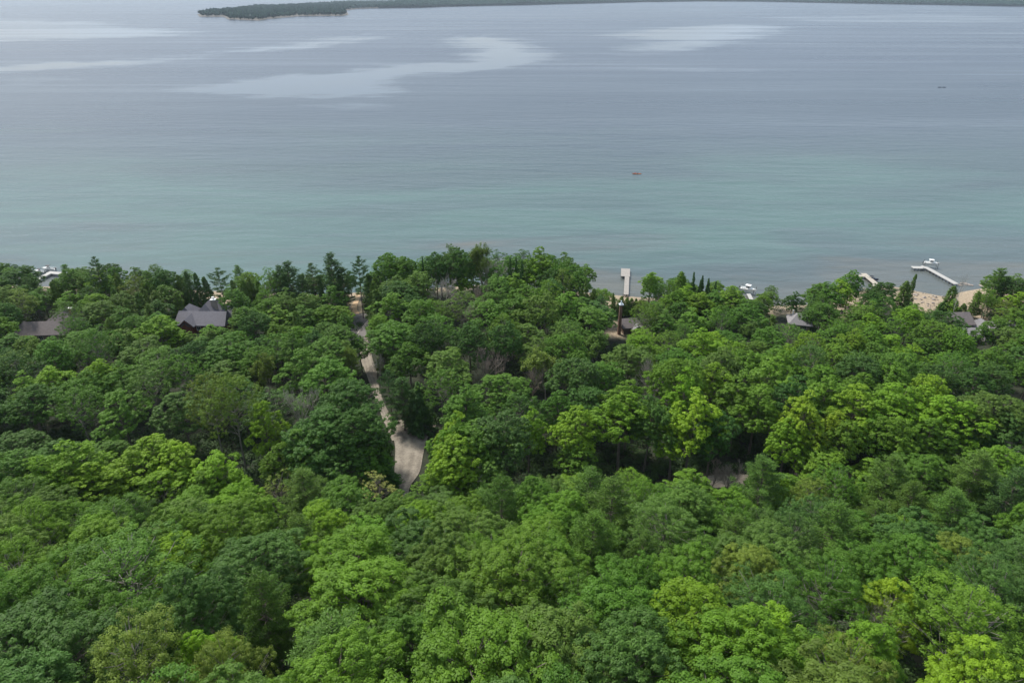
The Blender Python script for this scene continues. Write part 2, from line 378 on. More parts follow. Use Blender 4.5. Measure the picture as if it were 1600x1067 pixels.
def blocks(x, y, h, r, kind):
    if not CLEAR: return False
    cx, cy, a, b = sil(x, y, h, r, kind); K = np.array(CLEAR)
    return bool(np.any((K[:, 2] > y - 1) & (((K[:, 0] - cx) / (a * 0.98)) ** 2 + ((K[:, 1] - cy) / (b * 0.98)) ** 2 < 1)))
def top(px, py, kind, h, r, tint):
    """stand a tree so that its top shows at the pixel"""
    d = ray(px, py); ts = np.linspace(30, 700, 4000); pts = CAM + ts[:, None] * d
    g = ground(pts[:, 0], pts[:, 1]) + h
    k = np.argmax(pts[:, 2] < g); p = pts[k]
    yy = min(p[1], shore(p[0]) - 3)
    TREES.append([float(p[0] * yy / p[1]), float(yy), kind, h, r, tint, True])

# ------------------------------------------------------------------ the setting: water
def inpoly(px, py, poly):
    poly = np.asarray(poly, float); c = np.zeros(px.shape, bool); j = len(poly) - 1
    for i in range(len(poly)):
        xi, yi = poly[i]; xj, yj = poly[j]
        c ^= ((yi > py) != (yj > py)) & (px < (xj - xi) * (py - yi) / (yj - yi + 1e-12) + xi); j = i
    return c
def worldpoly(pts, z=0.0): return [tuple(unproj(a, b, z)[:2]) for a, b in pts]
SLICKS = [([(732, 55), (775, 60), (815, 68), (846, 84), (836, 97), (795, 101), (762, 97), (735, 88), (745, 76), (712, 66)], 1.0),
          ([(838, 94), (800, 92), (760, 98), (700, 101), (640, 103), (600, 106), (530, 116), (430, 120), (380, 130), (290, 139), (360, 145), (420, 152), (590, 153), (610, 138), (575, 126), (640, 118), (700, 112), (780, 106)], 0.95),
          ([(300, 84), (400, 76), (500, 65), (602, 51), (592, 57), (500, 73), (420, 81), (330, 84)], 0.8),
          ([(-80, 106), (0, 104), (120, 98), (230, 95), (322, 85), (300, 92), (200, 101), (100, 108), (0, 114), (-80, 120)], 0.7),
          ([(20, 118), (90, 123), (98, 130), (40, 128)], 0.5),
          ([(955, 56), (1010, 48), (1080, 42), (1130, 38), (1220, 42), (1190, 52), (1150, 64), (1080, 78), (1010, 84), (965, 74), (1060, 66), (995, 61)], 0.7),
          ([(880, 78), (1000, 84), (1080, 90), (960, 84)], 0.5),
          ([(955, 100), (1160, 112), (1170, 117), (1040, 110)], 0.4),
          ([(465, 166), (560, 158), (640, 168), (600, 176), (500, 176)], 0.45),
          ([(1180, 28), (1420, 22), (1600, 26), (1600, 34), (1400, 36), (1250, 34)], 0.35),
          ([(-200, 28), (150, 34), (300, 52), (200, 60), (0, 66), (-200, 70)], 0.6)]
_NX, _NY = 420, 520
yy = np.concatenate([np.linspace(150, 700, 220, endpoint=False), np.geomspace(700, 14000, _NY - 220)])
uu = np.linspace(-1.25, 1.25, _NX)
WX = uu[None] * (yy[:, None] * 0.9 + 140); WY = np.repeat(yy[:, None], _NX, 1)
ppx, ppy, _ = proj(np.stack([WX, WY, WX * 0], -1))
slick = np.zeros(WX.shape)
for poly, amt in SLICKS:
    wp = np.array(worldpoly(poly)); acc = 0
    for k in range(16):
        sc = WY * 0.02
        jx = WX + sc * (1.0 * vn(WX / WY * 1500, np.log(WY) * 900, 40, k * 0.13) + 1.5 * math.cos(k * 2.4)); jy = WY * (1 + 0.035 * vn(WX / WY * 1500, np.log(WY) * 1400, 26, 1 + k * 0.1) + 0.035 * math.sin(k * 2.4 + k) )
        # outlines live on the lake surface itself
        acc = acc + inpoly(jx, jy, wp)
    slick = np.maximum(slick, amt * acc / 16)
dsh = WY - shore(WX)
i = np.arange(_NY - 1)[:, None] * _NX; j = np.arange(_NX - 1)[None]
Fw = np.stack([i + j, i + j + 1, i + _NX + j + 1, i + _NX + j], -1).reshape(-1, 4)
m, N, L, b = newmat('lake_water')
def math_(op, a, b_=None, c=None, N=N, L=L):
    q = N.new('ShaderNodeMath'); q.operation = op
    for k, v in enumerate([a, b_, c]):
        if v is None: continue
        if isinstance(v, (int, float)): q.inputs[k].default_value = v
        else: L.new(v, q.inputs[k])
    return q.outputs[0]
geo = N.new('ShaderNodeNewGeometry')
def noise(scale, sx, sy, det=4, rot=0.0, dist=0.0):
    mp = N.new('ShaderNodeMapping'); mp.inputs['Scale'].default_value = (sx, sy, 1); mp.inputs['Rotation'].default_value = (0, 0, rot)
    L.new(geo.outputs['Position'], mp.inputs[0]); nz = N.new('ShaderNodeTexNoise'); nz.inputs['Scale'].default_value = scale
    nz.inputs['Detail'].default_value = det; nz.inputs['Distortion'].default_value = dist; L.new(mp.outputs[0], nz.inputs['Vector']); return nz.outputs['Fac']
a_s = N.new('ShaderNodeAttribute'); a_s.attribute_name = 'slick'; a_d = N.new('ShaderNodeAttribute'); a_d.attribute_name = 'depth'
SLK = N.new('ShaderNodeMapRange'); SLK.inputs[1].default_value = 0.22; SLK.inputs[2].default_value = 0.95
L.new(math_('MULTIPLY_ADD', noise(0.0045, 0.16, 2.6, 9, 0.06, 1.2), 1.7, math_('SUBTRACT', a_s.outputs['Fac'], 0.70)), SLK.inputs[0])
dn = math_('ADD', a_d.outputs['Fac'], math_('MULTIPLY', math_('SUBTRACT', noise(0.007, 0.6, 1.8, 6, 0.14, 1.4), 0.5), 300.0))
mr = N.new('ShaderNodeMapRange'); mr.inputs[2].default_value = 900; L.new(dn, mr.inputs[0])
cr = N.new('ShaderNodeValToRGB'); L.new(mr.outputs[0], cr.inputs[0]); e = cr.color_ramp.elements
e[0].position = 0.0; e[0].color = (0.115, 0.120, 0.105, 1); e[1].position = 1.0; e[1].color = (0.038, 0.056, 0.086, 1)
for p_, c_ in [(0.02, (0.082, 0.112, 0.112)), (0.06, (0.078, 0.134, 0.126)), (0.12, (0.072, 0.132, 0.122)), (0.22, (0.058, 0.092, 0.098)), (0.40, (0.044, 0.066, 0.088))]:
    q = e.new(p_); q.color = (*c_, 1)
# weed beds and sand bars on the bottom, close to the shore
wd = N.new('ShaderNodeValToRGB'); L.new(noise(0.018, 0.35, 1.5, 5, 0.10, 1.5), wd.inputs[0]); wd.color_ramp.elements[0].position = 0.42; wd.color_ramp.elements[1].position = 0.60
nf = N.new('ShaderNodeMapRange'); nf.inputs[1].default_value = 230; nf.inputs[2].default_value = 20; L.new(a_d.outputs['Fac'], nf.inputs[0])
wm = N.new('ShaderNodeMix'); wm.data_type = 'RGBA'; L.new(math_('MULTIPLY', math_('MULTIPLY', wd.outputs[0], nf.outputs[0]), 0.55), wm.inputs['Factor'])
L.new(cr.outputs[0], wm.inputs['A']); wm.inputs['B'].default_value = (0.064, 0.090, 0.104, 1)
L.new(wm.outputs['Result'], b.inputs['Base Color'])
rf = math_('ADD', math_('MULTIPLY', noise(0.006, 0.12, 1.6, 7, 0.05, 1.2), 0.17), 0.17)
L.new(math_('MULTIPLY', rf, math_('SUBTRACT', 1.0, math_('MULTIPLY', SLK.outputs[0], 0.85))), b.inputs['Roughness'])
b.inputs['IOR'].default_value = 1.333
h1 = noise(0.9, 0.45, 1.0, 3, 0.2); h2 = noise(0.13, 0.35, 1.0, 4, 0.22); h3 = noise(0.028, 0.2, 1.2, 4, 0.08, 0.8)
hh = math_('ADD', math_('MULTIPLY', h1, 0.10), math_('ADD', math_('MULTIPLY', h2, 0.8), math_('MULTIPLY', h3, 1.0)))
bp = N.new('ShaderNodeBump'); bp.inputs['Distance'].default_value = 1.0
L.new(math_('MULTIPLY', math_('SUBTRACT', 1.0, SLK.outputs[0]), 0.9), bp.inputs['Strength'])
L.new(hh, bp.inputs['Height']); L.new(bp.outputs[0], b.inputs['Normal'])
water = mesh_obj('lake_water', np.stack([WX, WY, WX * 0], -1).reshape(-1, 3), Fw, m, attrs=dict(slick=slick.ravel(), depth=np.maximum(dsh, -5).ravel()))
tag(water, kind='structure')

# ------------------------------------------------------------------ ground
gx = np.arange(-430, 431, 2.0); vv = np.linspace(0, 1, 190) ** 0.9
GX = np.repeat(gx[None], len(vv), 0); GY = -80 + vv[:, None] * (shore(gx)[None] + 9 + 80)
GZ = ground(GX, GY)
gpx, gpy, gd = proj(np.stack([GX, GY, GZ], -1))
sand = np.exp(-np.maximum(shore(GX) - GY - 3.5, 0) / 1.6) * 0.9
def gpoly(pts):
    return np.array([on_ground(a, b)[:2] for a, b in pts])
SANDS = [([(286, 476), (305, 462), (340, 454), (366, 458), (362, 476), (350, 500), (300, 500)], 1.0),
         ([(535, 492), (540, 470), (552, 455), (566, 456), (562, 474), (566, 492)], 1.0), ([(452, 478), (470, 460), (530, 452), (560, 456), (540, 470), (500, 480)], 0.55),
         ([(948, 530), (944, 500), (944, 478), (905, 468), (930, 459), (1010, 463), (1000, 474), (958, 478), (962, 500), (985, 528)], 0.9),
         ([(1185, 492), (1180, 478), (1240, 480), (1245, 490)], 0.8),
         ([(1370, 462), (1420, 454), (1480, 464), (1500, 452), (1640, 448), (1640, 474), (1550, 476), (1540, 515), (1515, 515), (1500, 495), (1480, 515), (1435, 495), (1395, 482)], 1.0),
         ([(1280, 488), (1290, 474), (1350, 458), (1376, 470), (1350, 500), (1300, 500)], 0.9),
         ([(1580, 712), (1582, 692), (1640, 690), (1640, 715)], 0.7), ([(1100, 760), (1105, 735), (1150, 730), (1160, 760)], 0.35)]
for pts, amt in SANDS:
    wp = gpoly(pts); acc = 0
    for k in range(5):
        acc = acc + inpoly(GX + 0.9 * vn(GX, GY, 4, k) + math.cos(k * 1.3), GY + 1.2 * vn(GX, GY, 3, k + 2) + math.sin(k * 1.3), wp)
    sand = np.maximum(sand, amt * acc / 5)
m, N, L, b = newmat('forest_floor')
geo = N.new('ShaderNodeNewGeometry')
def nz_(scale, det=5):
    q = N.new('ShaderNodeTexNoise'); q.inputs['Scale'].default_value = scale; q.inputs['Detail'].default_value = det; L.new(geo.outputs['Position'], q.inputs['Vector']); return q.outputs['Fac']
c1 = N.new('ShaderNodeValToRGB'); L.new(nz_(0.5), c1.inputs[0]); e = c1.color_ramp.elements
e[0].position = 0.35; e[0].color = (0.014, 0.020, 0.008, 1); e[1].position = 0.65; e[1].color = (0.026, 0.032, 0.014, 1)
c2 = N.new('ShaderNodeValToRGB'); L.new(nz_(1.8, 8), c2.inputs[0]); e = c2.color_ramp.elements
e[0].position = 0.3; e[0].color = (0.22, 0.17, 0.115, 1); e[1].position = 0.7; e[1].color = (0.40, 0.32, 0.225, 1)
at = N.new('ShaderNodeAttribute'); at.attribute_name = 'sand'
mx = N.new('ShaderNodeMix'); mx.data_type = 'RGBA'; L.new(at.outputs['Fac'], mx.inputs['Factor']); L.new(c1.outputs[0], mx.inputs['A']); L.new(c2.outputs[0], mx.inputs['B'])
L.new(mx.outputs['Result'], b.inputs['Base Color']); b.inputs['Roughness'].default_value = 0.95
bp = N.new('ShaderNodeBump'); bp.inputs['Strength'].default_value = 0.6; bp.inputs['Distance'].default_value = 0.3; L.new(nz_(1.2, 8), bp.inputs['Height']); L.new(bp.outputs[0], b.inputs['Normal'])
nx = len(gx); i = np.arange(len(vv) - 1)[:, None] * nx; j = np.arange(nx - 1)[None]
Fg = np.stack([i + j, i + j + 1, i + nx + j + 1, i + nx + j], -1).reshape(-1, 4)
grd = mesh_obj('ground', np.stack([GX, GY, GZ], -1).reshape(-1, 3), Fg, m, attrs=dict(sand=sand.ravel()), smooth=True)
tag(grd, kind='structure')

# ------------------------------------------------------------------ roads, draped on the ground
def gravelmat(name, a, b_, rut=True):
    m, N, L, b = newmat(name)
    geo = N.new('ShaderNodeNewGeometry'); n1 = N.new('ShaderNodeTexNoise'); n1.inputs['Scale'].default_value = 2.5; n1.inputs['Detail'].default_value = 8
    n2 = N.new('ShaderNodeTexNoise'); n2.inputs['Scale'].default_value = 0.35; n2.inputs['Detail'].default_value = 4
    L.new(geo.outputs['Position'], n1.inputs['Vector']); L.new(geo.outputs['Position'], n2.inputs['Vector'])
    ad = N.new('ShaderNodeMath'); ad.operation = 'ADD'; L.new(n1.outputs['Fac'], ad.inputs[0])
    at = N.new('ShaderNodeAttribute'); at.attribute_name = 'across'
    # worn wheel tracks: pale where tyres run, coarser and darker on the crown and the verge
    wv = N.new('ShaderNodeMath'); wv.operation = 'SINE'; mu = N.new('ShaderNodeMath'); mu.operation = 'MULTIPLY'; mu.inputs[1].default_value = 18.8
    L.new(at.outputs['Fac'], mu.inputs[0]); L.new(mu.outputs[0], wv.inputs[0])
    m2 = N.new('ShaderNodeMath'); m2.operation = 'MULTIPLY_ADD'; m2.inputs[1].default_value = 0.12 if rut else 0.0; L.new(wv.outputs[0], m2.inputs[0]); L.new(n2.outputs['Fac'], m2.inputs[2])
    L.new(m2.outputs[0], ad.inputs[1])
    cr = N.new('ShaderNodeValToRGB'); e = cr.color_ramp.elements; e[0].position = 0.38; e[0].color = (*a, 1); e[1].position = 0.62; e[1].color = (*b_, 1)
    hf = N.new('ShaderNodeMath'); hf.operation = 'MULTIPLY'; hf.inputs[1].default_value = 0.5; L.new(ad.outputs[0], hf.inputs[0]); L.new(hf.outputs[0], cr.inputs[0])
    L.new(cr.outputs[0], b.inputs['Base Color']); b.inputs['Roughness'].default_value = 0.92
    bp = N.new('ShaderNodeBump'); bp.inputs['Strength'].default_value = 0.5; bp.inputs['Distance'].default_value = 0.08; L.new(n1.outputs['Fac'], bp.inputs['Height']); L.new(bp.outputs[0], b.inputs['Normal'])
    return m
def road(name, edges, mat, lift=0.16, sub=8, across=13):
    Lp = np.array([on_ground(*a)[:2] for a, b_ in edges]); Rp = np.array([on_ground(*b_)[:2] for a, b_ in edges])
    t = np.arange(len(edges)); tt = np.linspace(0, len(edges) - 1, (len(edges) - 1) * sub + 1)
    def cr_(P):                                            # Catmull-Rom
        o = []
        for q in tt:
            k = min(int(q), len(P) - 2); f = q - k; p0 = P[max(k - 1, 0)]; p1 = P[k]; p2 = P[k + 1]; p3 = P[min(k + 2, len(P) - 1)]
            o.append(0.5 * (2 * p1 + (p2 - p0) * f + (2 * p0 - 5 * p1 + 4 * p2 - p3) * f * f + (3 * p1 - p0 - 3 * p2 + p3) * f ** 3))
        return np.array(o)
    A = cr_(Lp); B = cr_(Rp); n = len(A)
    u = np.linspace(0, 1, across); P = A[:, None] * (1 - u)[None, :, None] + B[:, None] * u[None, :, None]
    wob = 0.14 * vn(P[..., 0], P[..., 1], 4.0, 3.0); P[..., 0] += wob * ((u == 0) | (u == 1))[None]
    Z = ground(P[..., 0], P[..., 1]) + lift
    V = np.concatenate([P, Z[..., None]], -1).reshape(-1, 3); i = np.arange(n - 1)[:, None] * across; j = np.arange(across - 1)[None]
    Fq = np.stack([i + j, i + j + 1, i + across + j + 1, i + across + j], -1).reshape(-1, 4)
    o = mesh_obj(name, V, Fq, mat, attrs=dict(across=np.tile(u, n)), smooth=True); tag(o, kind='structure')
    return (A + B) / 2
M_GRAVEL = gravelmat('gravel', (0.165, 0.142, 0.112), (0.285, 0.25, 0.20)); M_ASPH = gravelmat('asphalt', (0.135, 0.125, 0.120), (0.19, 0.175, 0.165), False)
rd1 = road('gravel_road', [((604, 790), (640, 790)), ((611, 766), (640, 763)), ((616, 740), (655, 738)), ((617, 715), (662, 712)), ((616, 695), (666, 692)), ((612, 679), (672, 678)), ((606, 668), (681, 665)),
                           ((601, 655), (664, 660))], M_GRAVEL)
rd2 = road('gravel_road', [((612, 690), (650, 686)), ((604, 668), (626, 664)), ((597, 652), (611, 650)), ((589, 630), (600, 630)), ((578, 600), (592, 600)), ((568, 575), (586, 575)), ((560, 550), (579, 550)), ((550, 528), (574, 528))], M_GRAVEL, 0.172)
rd3 = road('asphalt_road', [((538, 535), (562, 540)), ((543, 522), (572, 524)), ((550, 506), (590, 508)), ((550, 494), (604, 497)), ((548, 491), (612, 491))], M_ASPH, 0.19)
rd5 = road('road_edge_line', [((554, 527), (556, 527)), ((566, 512), (568, 512)), ((577, 498), (579, 498))], plain('line_paint', (0.34, 0.31, 0.27), 0.8), 0.21, 6, 2)
rd4 = road('footpath', [((549, 493), (563, 493)), ((549, 484), (558, 484)), ((551, 476), (559, 476)), ((555, 466), (562, 466)), ((556, 458), (563, 458))], gravelmat('path_sand', (0.42, 0.28, 0.16), (0.56, 0.40, 0.24), False), 0.15)
CORR = np.array([on_ground(a, b)[:2] for a, b in [(-160, 745), (0, 730), (100, 728), (300, 748), (500, 775), (640, 785), (800, 782), (960, 778), (1130, 752), (1300, 748), (1480, 722), (1600, 702), (1760, 690)]])
def seg_dist(x, y, P):
    a = P[:-1]; b_ = P[1:]; d = b_ - a; t = np.clip(((x - a[:, 0]) * d[:, 0] + (y - a[:, 1]) * d[:, 1]) / (d ** 2).sum(1), 0, 1)
    return np.hypot(a[:, 0] + t * d[:, 0] - x, a[:, 1] + t * d[:, 1] - y).min()
# the lane that runs along the foot of the slope
cx = np.linspace(CORR[5, 0] + 14, 150, 60); cy = np.interp(cx, CORR[:, 0], CORR[:, 1])
V = []; u = np.linspace(-2.2, 2.2, 5)
for a, b_ in zip(cx, cy):
    for q in u: V.append((a, b_ + q, float(ground(a, b_ + q)) + 0.15))
i = np.arange(59)[:, None] * 5; j = np.arange(4)[None]
tag(mesh_obj('lane', V, np.stack([i + j, i + 5 + j, i + 5 + j + 1, i + j + 1], -1).reshape(-1, 4), M_GRAVEL, attrs=dict(across=np.tile(np.linspace(0, 1, 5), 60)), smooth=True), kind='structure')

# ------------------------------------------------------------------ far shores
def ico(sub=1):
    import bmesh
    bm = bmesh.new(); bmesh.ops.create_icosphere(bm, subdivisions=sub, radius=1.0)
    V = np.array([v.co[:] for v in bm.verts]); Fc = np.array([[v.index for v in f.verts] for f in bm.faces]); bm.free(); return V, Fc
ICO1, ICO2 = ico(1), ico(2)
mw, N, L, b = newmat('far_canopy')
at = N.new('ShaderNodeAttribute'); at.attribute_name = 'tone'; cr = N.new('ShaderNodeValToRGB'); L.new(at.outputs['Fac'], cr.inputs[0])
cr.color_ramp.elements[0].color = (0.006, 0.026, 0.022, 1); cr.color_ramp.elements[1].color = (0.016, 0.050, 0.032, 1)
L.new(cr.outputs[0], b.inputs['Base Color']); b.inputs['Roughness'].default_value = 0.9; b.inputs['Specular IOR Level'].default_value = 0.03
def crowns(name, P, rr, hh, r):
    n = len(P); V0, F0 = ICO1; k = len(V0)
    V = V0[None] * np.stack([rr, rr, hh], -1)[:, None] * r.uniform(0.75, 1.25, (n, k, 1)) + P[:, None]
    Fq = (F0[None] + np.arange(n)[:, None, None] * k).reshape(-1, 3)
    o = mesh_obj(name, V.reshape(-1, 3), Fq, mw, tone=np.clip(np.repeat(r.uniform(0.0, 1, n), k) + r.normal(0, 0.1, n * k), 0, 1)); tag(o, kind='stuff'); return o
r = np.random.default_rng(5)
ISL = [(308, 23), (312, 27), (350, 27), (356, 31), (404, 33), (424, 30), (470, 26), (536, 25.5), (545, 24), (541, 17), (560, 14.5), (600, 13.5), (660, 12.5), (660, 4), (545, 5), (470, 10), (400, 12), (360, 17), (330, 19)]
ip = np.array(worldpoly(ISL)); x0, y0 = ip.min(0); x1, y1 = ip.max(0)
def landmass(name, poly, z=1.2):
    P = np.array(poly); ctr = P.mean(0); mb = MB(); n = len(P)
    V = np.vstack([np.c_[P, np.full(n, -2.0)], np.c_[P, np.full(n, z * 0.4)], np.c_[P + (ctr - P) / np.linalg.norm(ctr - P, axis=1)[:, None] * 14, np.full(n, z)]])
    q = [[i, (i + 1) % n, n + (i + 1) % n, n + i] for i in range(n)] + [[n + i, n + (i + 1) % n, 2 * n + (i + 1) % n, 2 * n + i] for i in range(n)]
    o = mesh_obj(name, V, [np.array(q), (np.arange(n) + 2 * n)[None]], plain(name + '_shore', (0.10, 0.09, 0.075), 0.9, 0.2, 0.05)); tag(o, kind='structure')
landmass('island', ip)
Q = np.c_[r.uniform(x0, x1, 26000), r.uniform(y0, y1, 26000)]; Q = Q[inpoly(Q[:, 0] + 0, Q[:, 1] + 0, ip + 0)]
ins = inpoly(Q[:, 0], Q[:, 1] - 6, ip) & inpoly(Q[:, 0] - 10, Q[:, 1], ip) & inpoly(Q[:, 0] + 10, Q[:, 1], ip); Q = Q[ins][:7000]
hh = r.uniform(5, 9, len(Q)) * (1 + 0.3 * vn(Q[:, 0], Q[:, 1], 60, 1))
crowns('island_woods', np.c_[Q, 5 + hh * 0.8], r.uniform(5, 8, len(Q)), hh, r)
fs = [(590, 13.6), (660, 12.5), (700, 11), (800, 9), (900, 6.5), (1000, 4), (1100, 2.6), (1180, 3), (1300, 5.3), (1400, 7.2), (1500, 9), (1600, 11), (1760, 14)]
fp = np.array(worldpoly(fs))
poly = [tuple(p) for p in fp] + [(9000, 9500), (-900, 9500)]
landmass('far_shore', poly)
n = 30000; tt = r.uniform(0, 1, n); X = fp[0, 0] + (fp[-1, 0] - fp[0, 0]) * tt
D = 7 + 900 * r.random(n) ** 1.6; Y = np.interp(X, fp[:, 0], fp[:, 1]) + D + 20 * vn(X, X * 0, 70, 2)
H_ = r.uniform(8, 13, n) * (1 + 0.3 * vn(X, Y, 220, 1))
crowns('far_woods', np.c_[X, Y, 6 + H_ * 0.6 + D * 0.012], r.uniform(9, 15, n), H_, r)
fh = unproj(1532, 8.6, 1.0)
hm = MB(); hm.box((0, 0, 5), (26, 12, 10)); he = empty('far_house', (fh[0], fh[1] - 4, 1.5), 0, 'pale house on the far shore among dark woods', 'house')
hm.build('wall', plain('far_wall', (0.75, 0.7, 0.6), 0.8), he)
rm = MB(); rm.add([[-15, -8, 10], [15, -8, 10], [15, 8, 10], [-15, 8, 10], [-13, 0, 15], [13, 0, 15]], [np.array([[0, 1, 5, 4], [2, 3, 4, 5]]), np.array([[1, 2, 5], [3, 0, 4]])]); rm.build('roof', plain('far_roof', (0.5, 0.45, 0.4)), he)
lp = unproj(391.5, 31.5, 0.5); le = empty('lighthouse', (lp[0], lp[1] + 3, 1.0), 0, 'small white lighthouse tower on the tip of the island', 'lighthouse')
lm = MB(); lm.tube([[0, 0, 0], [0, 0, 8], [0, 0, 15]], [3.0, 2.5, 2.0], 10); lm.tube([[0, 0, 15], [0, 0, 15.5]], [3.0, 3.0], 10); lm.build('tower', plain('white_paint', (0.8, 0.8, 0.78), 0.6, 0.04), le)
lm = MB(); lm.tube([[0, 0, 15.5], [0, 0, 18]], [1.3, 1.3], 8); lm.tube([[0, 0, 18], [0, 0, 19.5]], [1.7, 0.1], 8); lm.build('lantern', plain('lantern_dark', (0.08, 0.08, 0.09), 0.4), le)

# ------------------------------------------------------------------ houses
M_SHING = plain('grey_brown_shingle', (0.150, 0.128, 0.125), 0.9, 0.14, 1.5, 0.3); M_SLATE = plain('violet_grey_shingle', (0.135, 0.130, 0.150), 0.85, 0.12, 1.5, 0.3)
M_PALEROOF = plain('pale_grey_shingle', (0.22, 0.21, 0.215), 0.85, 0.12, 1.5, 0.3)
M_LOG = plain('red_brown_timber', (0.16, 0.055, 0.035), 0.8, 0.3, 4); M_SIDING = plain('tan_siding', (0.32, 0.26, 0.19), 0.8, 0.1, 2); M_BROWNW = plain('brown_siding', (0.12, 0.085, 0.06), 0.85, 0.2, 3)
M_STONE = plain('field_stone', (0.26, 0.23, 0.2), 0.9, 0.4, 5, 0.5); M_BRICK = plain('orange_brick', (0.36, 0.16, 0.09), 0.9, 0.25, 5); M_WHITE = plain('white_trim', (0.78, 0.77, 0.74), 0.6, 0.04)
M_GLASS = plain('window_glass', (0.03, 0.04, 0.05), 0.12, 0.05); M_METAL = plain('galvanised_metal', (0.45, 0.46, 0.47), 0.4, 0.1, 5, 0, 0.6)
def roof_mesh(mb, c, Lx, Wy, ze, zr, rz=0.0, hipa=0.0, hipb=0.0, th=0.22, ov=0.5):
    """pitched roof: ridge along local x; hip* pulls the ridge end inward"""
    x = Lx / 2 + ov; y = Wy / 2 + ov
    P = np.array([[-x, -y, ze], [x, -y, ze], [x, y, ze], [-x, y, ze], [-x + hipa, 0, zr], [x - hipb, 0, zr]])
    V = np.vstack([P, P - (0, 0, th)]); cs, sn = math.cos(rz), math.sin(rz)
    V = V @ np.array([[cs, sn, 0], [-sn, cs, 0], [0, 0, 1]]) + np.array([c[0], c[1], 0])
    return mb.add(V, [np.array([[0, 1, 5, 4], [2, 3, 4, 5], [7, 6, 10, 11], [9, 8, 11, 10], [6, 7, 1, 0], [7, 8, 2, 1], [8, 9, 3, 2], [9, 6, 0, 3]]), np.array([[1, 2, 5], [3, 0, 4], [8, 7, 11], [6, 9, 10]])])
def walls(mb, c, Lx, Wy, h, zr=None, rz=0.0):
    x, y = Lx / 2, Wy / 2
    V = [[-x, -y, -1], [x, -y, -1], [x, y, -1], [-x, y, -1], [-x, -y, h], [x, -y, h], [x, y, h], [-x, y, h]]
    fs = [np.array([[0, 1, 5, 4], [2, 3, 7, 6], [0, 3, 2, 1], [1, 2, 6, 5], [3, 0, 4, 7]])]
    if zr: V += [[-x, 0, zr - 0.3], [x, 0, zr - 0.3]]; fs.append(np.array([[5, 6, 9], [7, 4, 8]]))
    V = np.array(V, float); cs, sn = math.cos(rz), math.sin(rz); V = V @ np.array([[cs, sn, 0], [-sn, cs, 0], [0, 0, 1]]) + np.array([c[0], c[1], 0])
    return mb.add(V, fs)
def window(par, c, w_, h_, ny=-1):
    """window on a wall facing -y (ny=-1)"""
    f = MB(); t = 0.1
    f.box((c[0], c[1] + ny * 0.04, c[2] + h_ / 2), (w_ + 2 * t, 0.08, t)); f.box((c[0], c[1] + ny * 0.04, c[2] - h_ / 2), (w_ + 2 * t, 0.08, t))
    f.box((c[0] - w_ / 2, c[1] + ny * 0.04, c[2]), (t, 0.076, h_ - t)); f.box((c[0] + w_ / 2, c[1] + ny * 0.04, c[2]), (t, 0.076, h_ - t)); f.box((c[0], c[1] + ny * 0.035, c[2]), (0.06, 0.07, h_ - t))
    o = f.build('window', M_WHITE, par); g = MB(); g.box((c[0], c[1] + ny * 0.012, c[2]), (w_ - t, 0.02, h_ - t)); g.build('pane', M_GLASS, o)
def clear(pxpy, Y=None):
    for a, b_ in pxpy:
        CLEAR.append((a, b_, Y if Y else on_ground(a, b_)[1]))
# brown roofed house, far left
g = on_ground(62, 536); A = empty('house', (g[0], g[1] + 6, float(ground(g[0], g[1] + 6))), R(4), 'brown shingle roofed house with a brick chimney at the left edge of the wood', 'house')
mb = MB(); walls(mb, (2.5, 6), 9.0, 9.5, 3.0, None); walls(mb, (-1.5, -2), 14, 6.4, 2.9, None); mb.build('wall', M_SIDING, A)
mb = MB(); roof_mesh(mb, (3, 5.5), 11, 10.5, 3.1, 7.2, R(90), 4.8, 4.2); rf = mb.build('roof', M_SHING, A)
mb = MB(); roof_mesh(mb, (-0.5, -2), 15.5, 7.4, 2.95, 5.8, 0, 3.0, 2.2); mb.build('roof', M_SHING, A)
mb = MB(); mb.box((5.6, 4.2, 5.0), (1.0, 0.9, 4.4)); ch = mb.build('chimney', M_BRICK, rf); mb = MB(); mb.box((5.6, 4.2, 7.28), (1.4, 1.2, 0.16)); mb.build('cap', M_WHITE, ch)
for q in (-6, -3, 0, 3): window(A, (q, -5.2, 1.6), 1.2, 1.2)
clear([(34, 512), (50, 516), (62, 520), (77, 503), (70, 512), (88, 505), (80, 516), (66, 528), (77, 493)], g[1] + 4)
# timber cabin
g = on_ground(312, 524); Bc = empty('house', (g[0], g[1] + 6, float(ground(g[0], g[1] + 6))), R(-2), 'timber cabin with slate-coloured gabled roof and red-brown front gable before the sand', 'house')
mb = MB(); walls(mb, (0, 0), 15.5, 8, 3.0, None); walls(mb, (-3.6, -4.5), 4.0, 3.5, 2.8, 4.5, R(90)); walls(mb, (0.4, 5.2), 6, 7, 3.2, None); mb.build('wall', M_LOG, Bc)
mb = MB(); roof_mesh(mb, (0, 0), 15.6, 8.4, 3.0, 6.0, 0, 0.2, 0.8); rf = mb.build('roof', M_SLATE, Bc)
mb = MB(); roof_mesh(mb, (0.3, 3.2), 8.6, 7.2, 3.8, 8.0, R(90), 3.0, 0.5); mb.build('roof', M_SLATE, Bc)
mb = MB(); roof_mesh(mb, (-3.6, -3.4), 4.6, 4.4, 3.2, 5.6, R(90), 0.0, 0.0, 0.2, 0.4); mb.build('roof', M_SLATE, Bc)
mb = MB(); roof_mesh(mb, (-6.2, 2.6), 5.0, 4.2, 4.4, 6.9, R(90), 0.8, 1.8); mb.build('roof', M_SLATE, Bc)
mb = MB(); roof_mesh(mb, (6.6, 2.6), 5.0, 5.2, 4.2, 7.0, R(90), 1.2, 1.2); mb.build('roof', M_SLATE, Bc)
mb = MB()
for q in (-1, 1): mb.tube([[-3.6 + q * 2.2, -6.15, 3.05], [-3.6, -6.15, 5.2]], 0.1, 4)
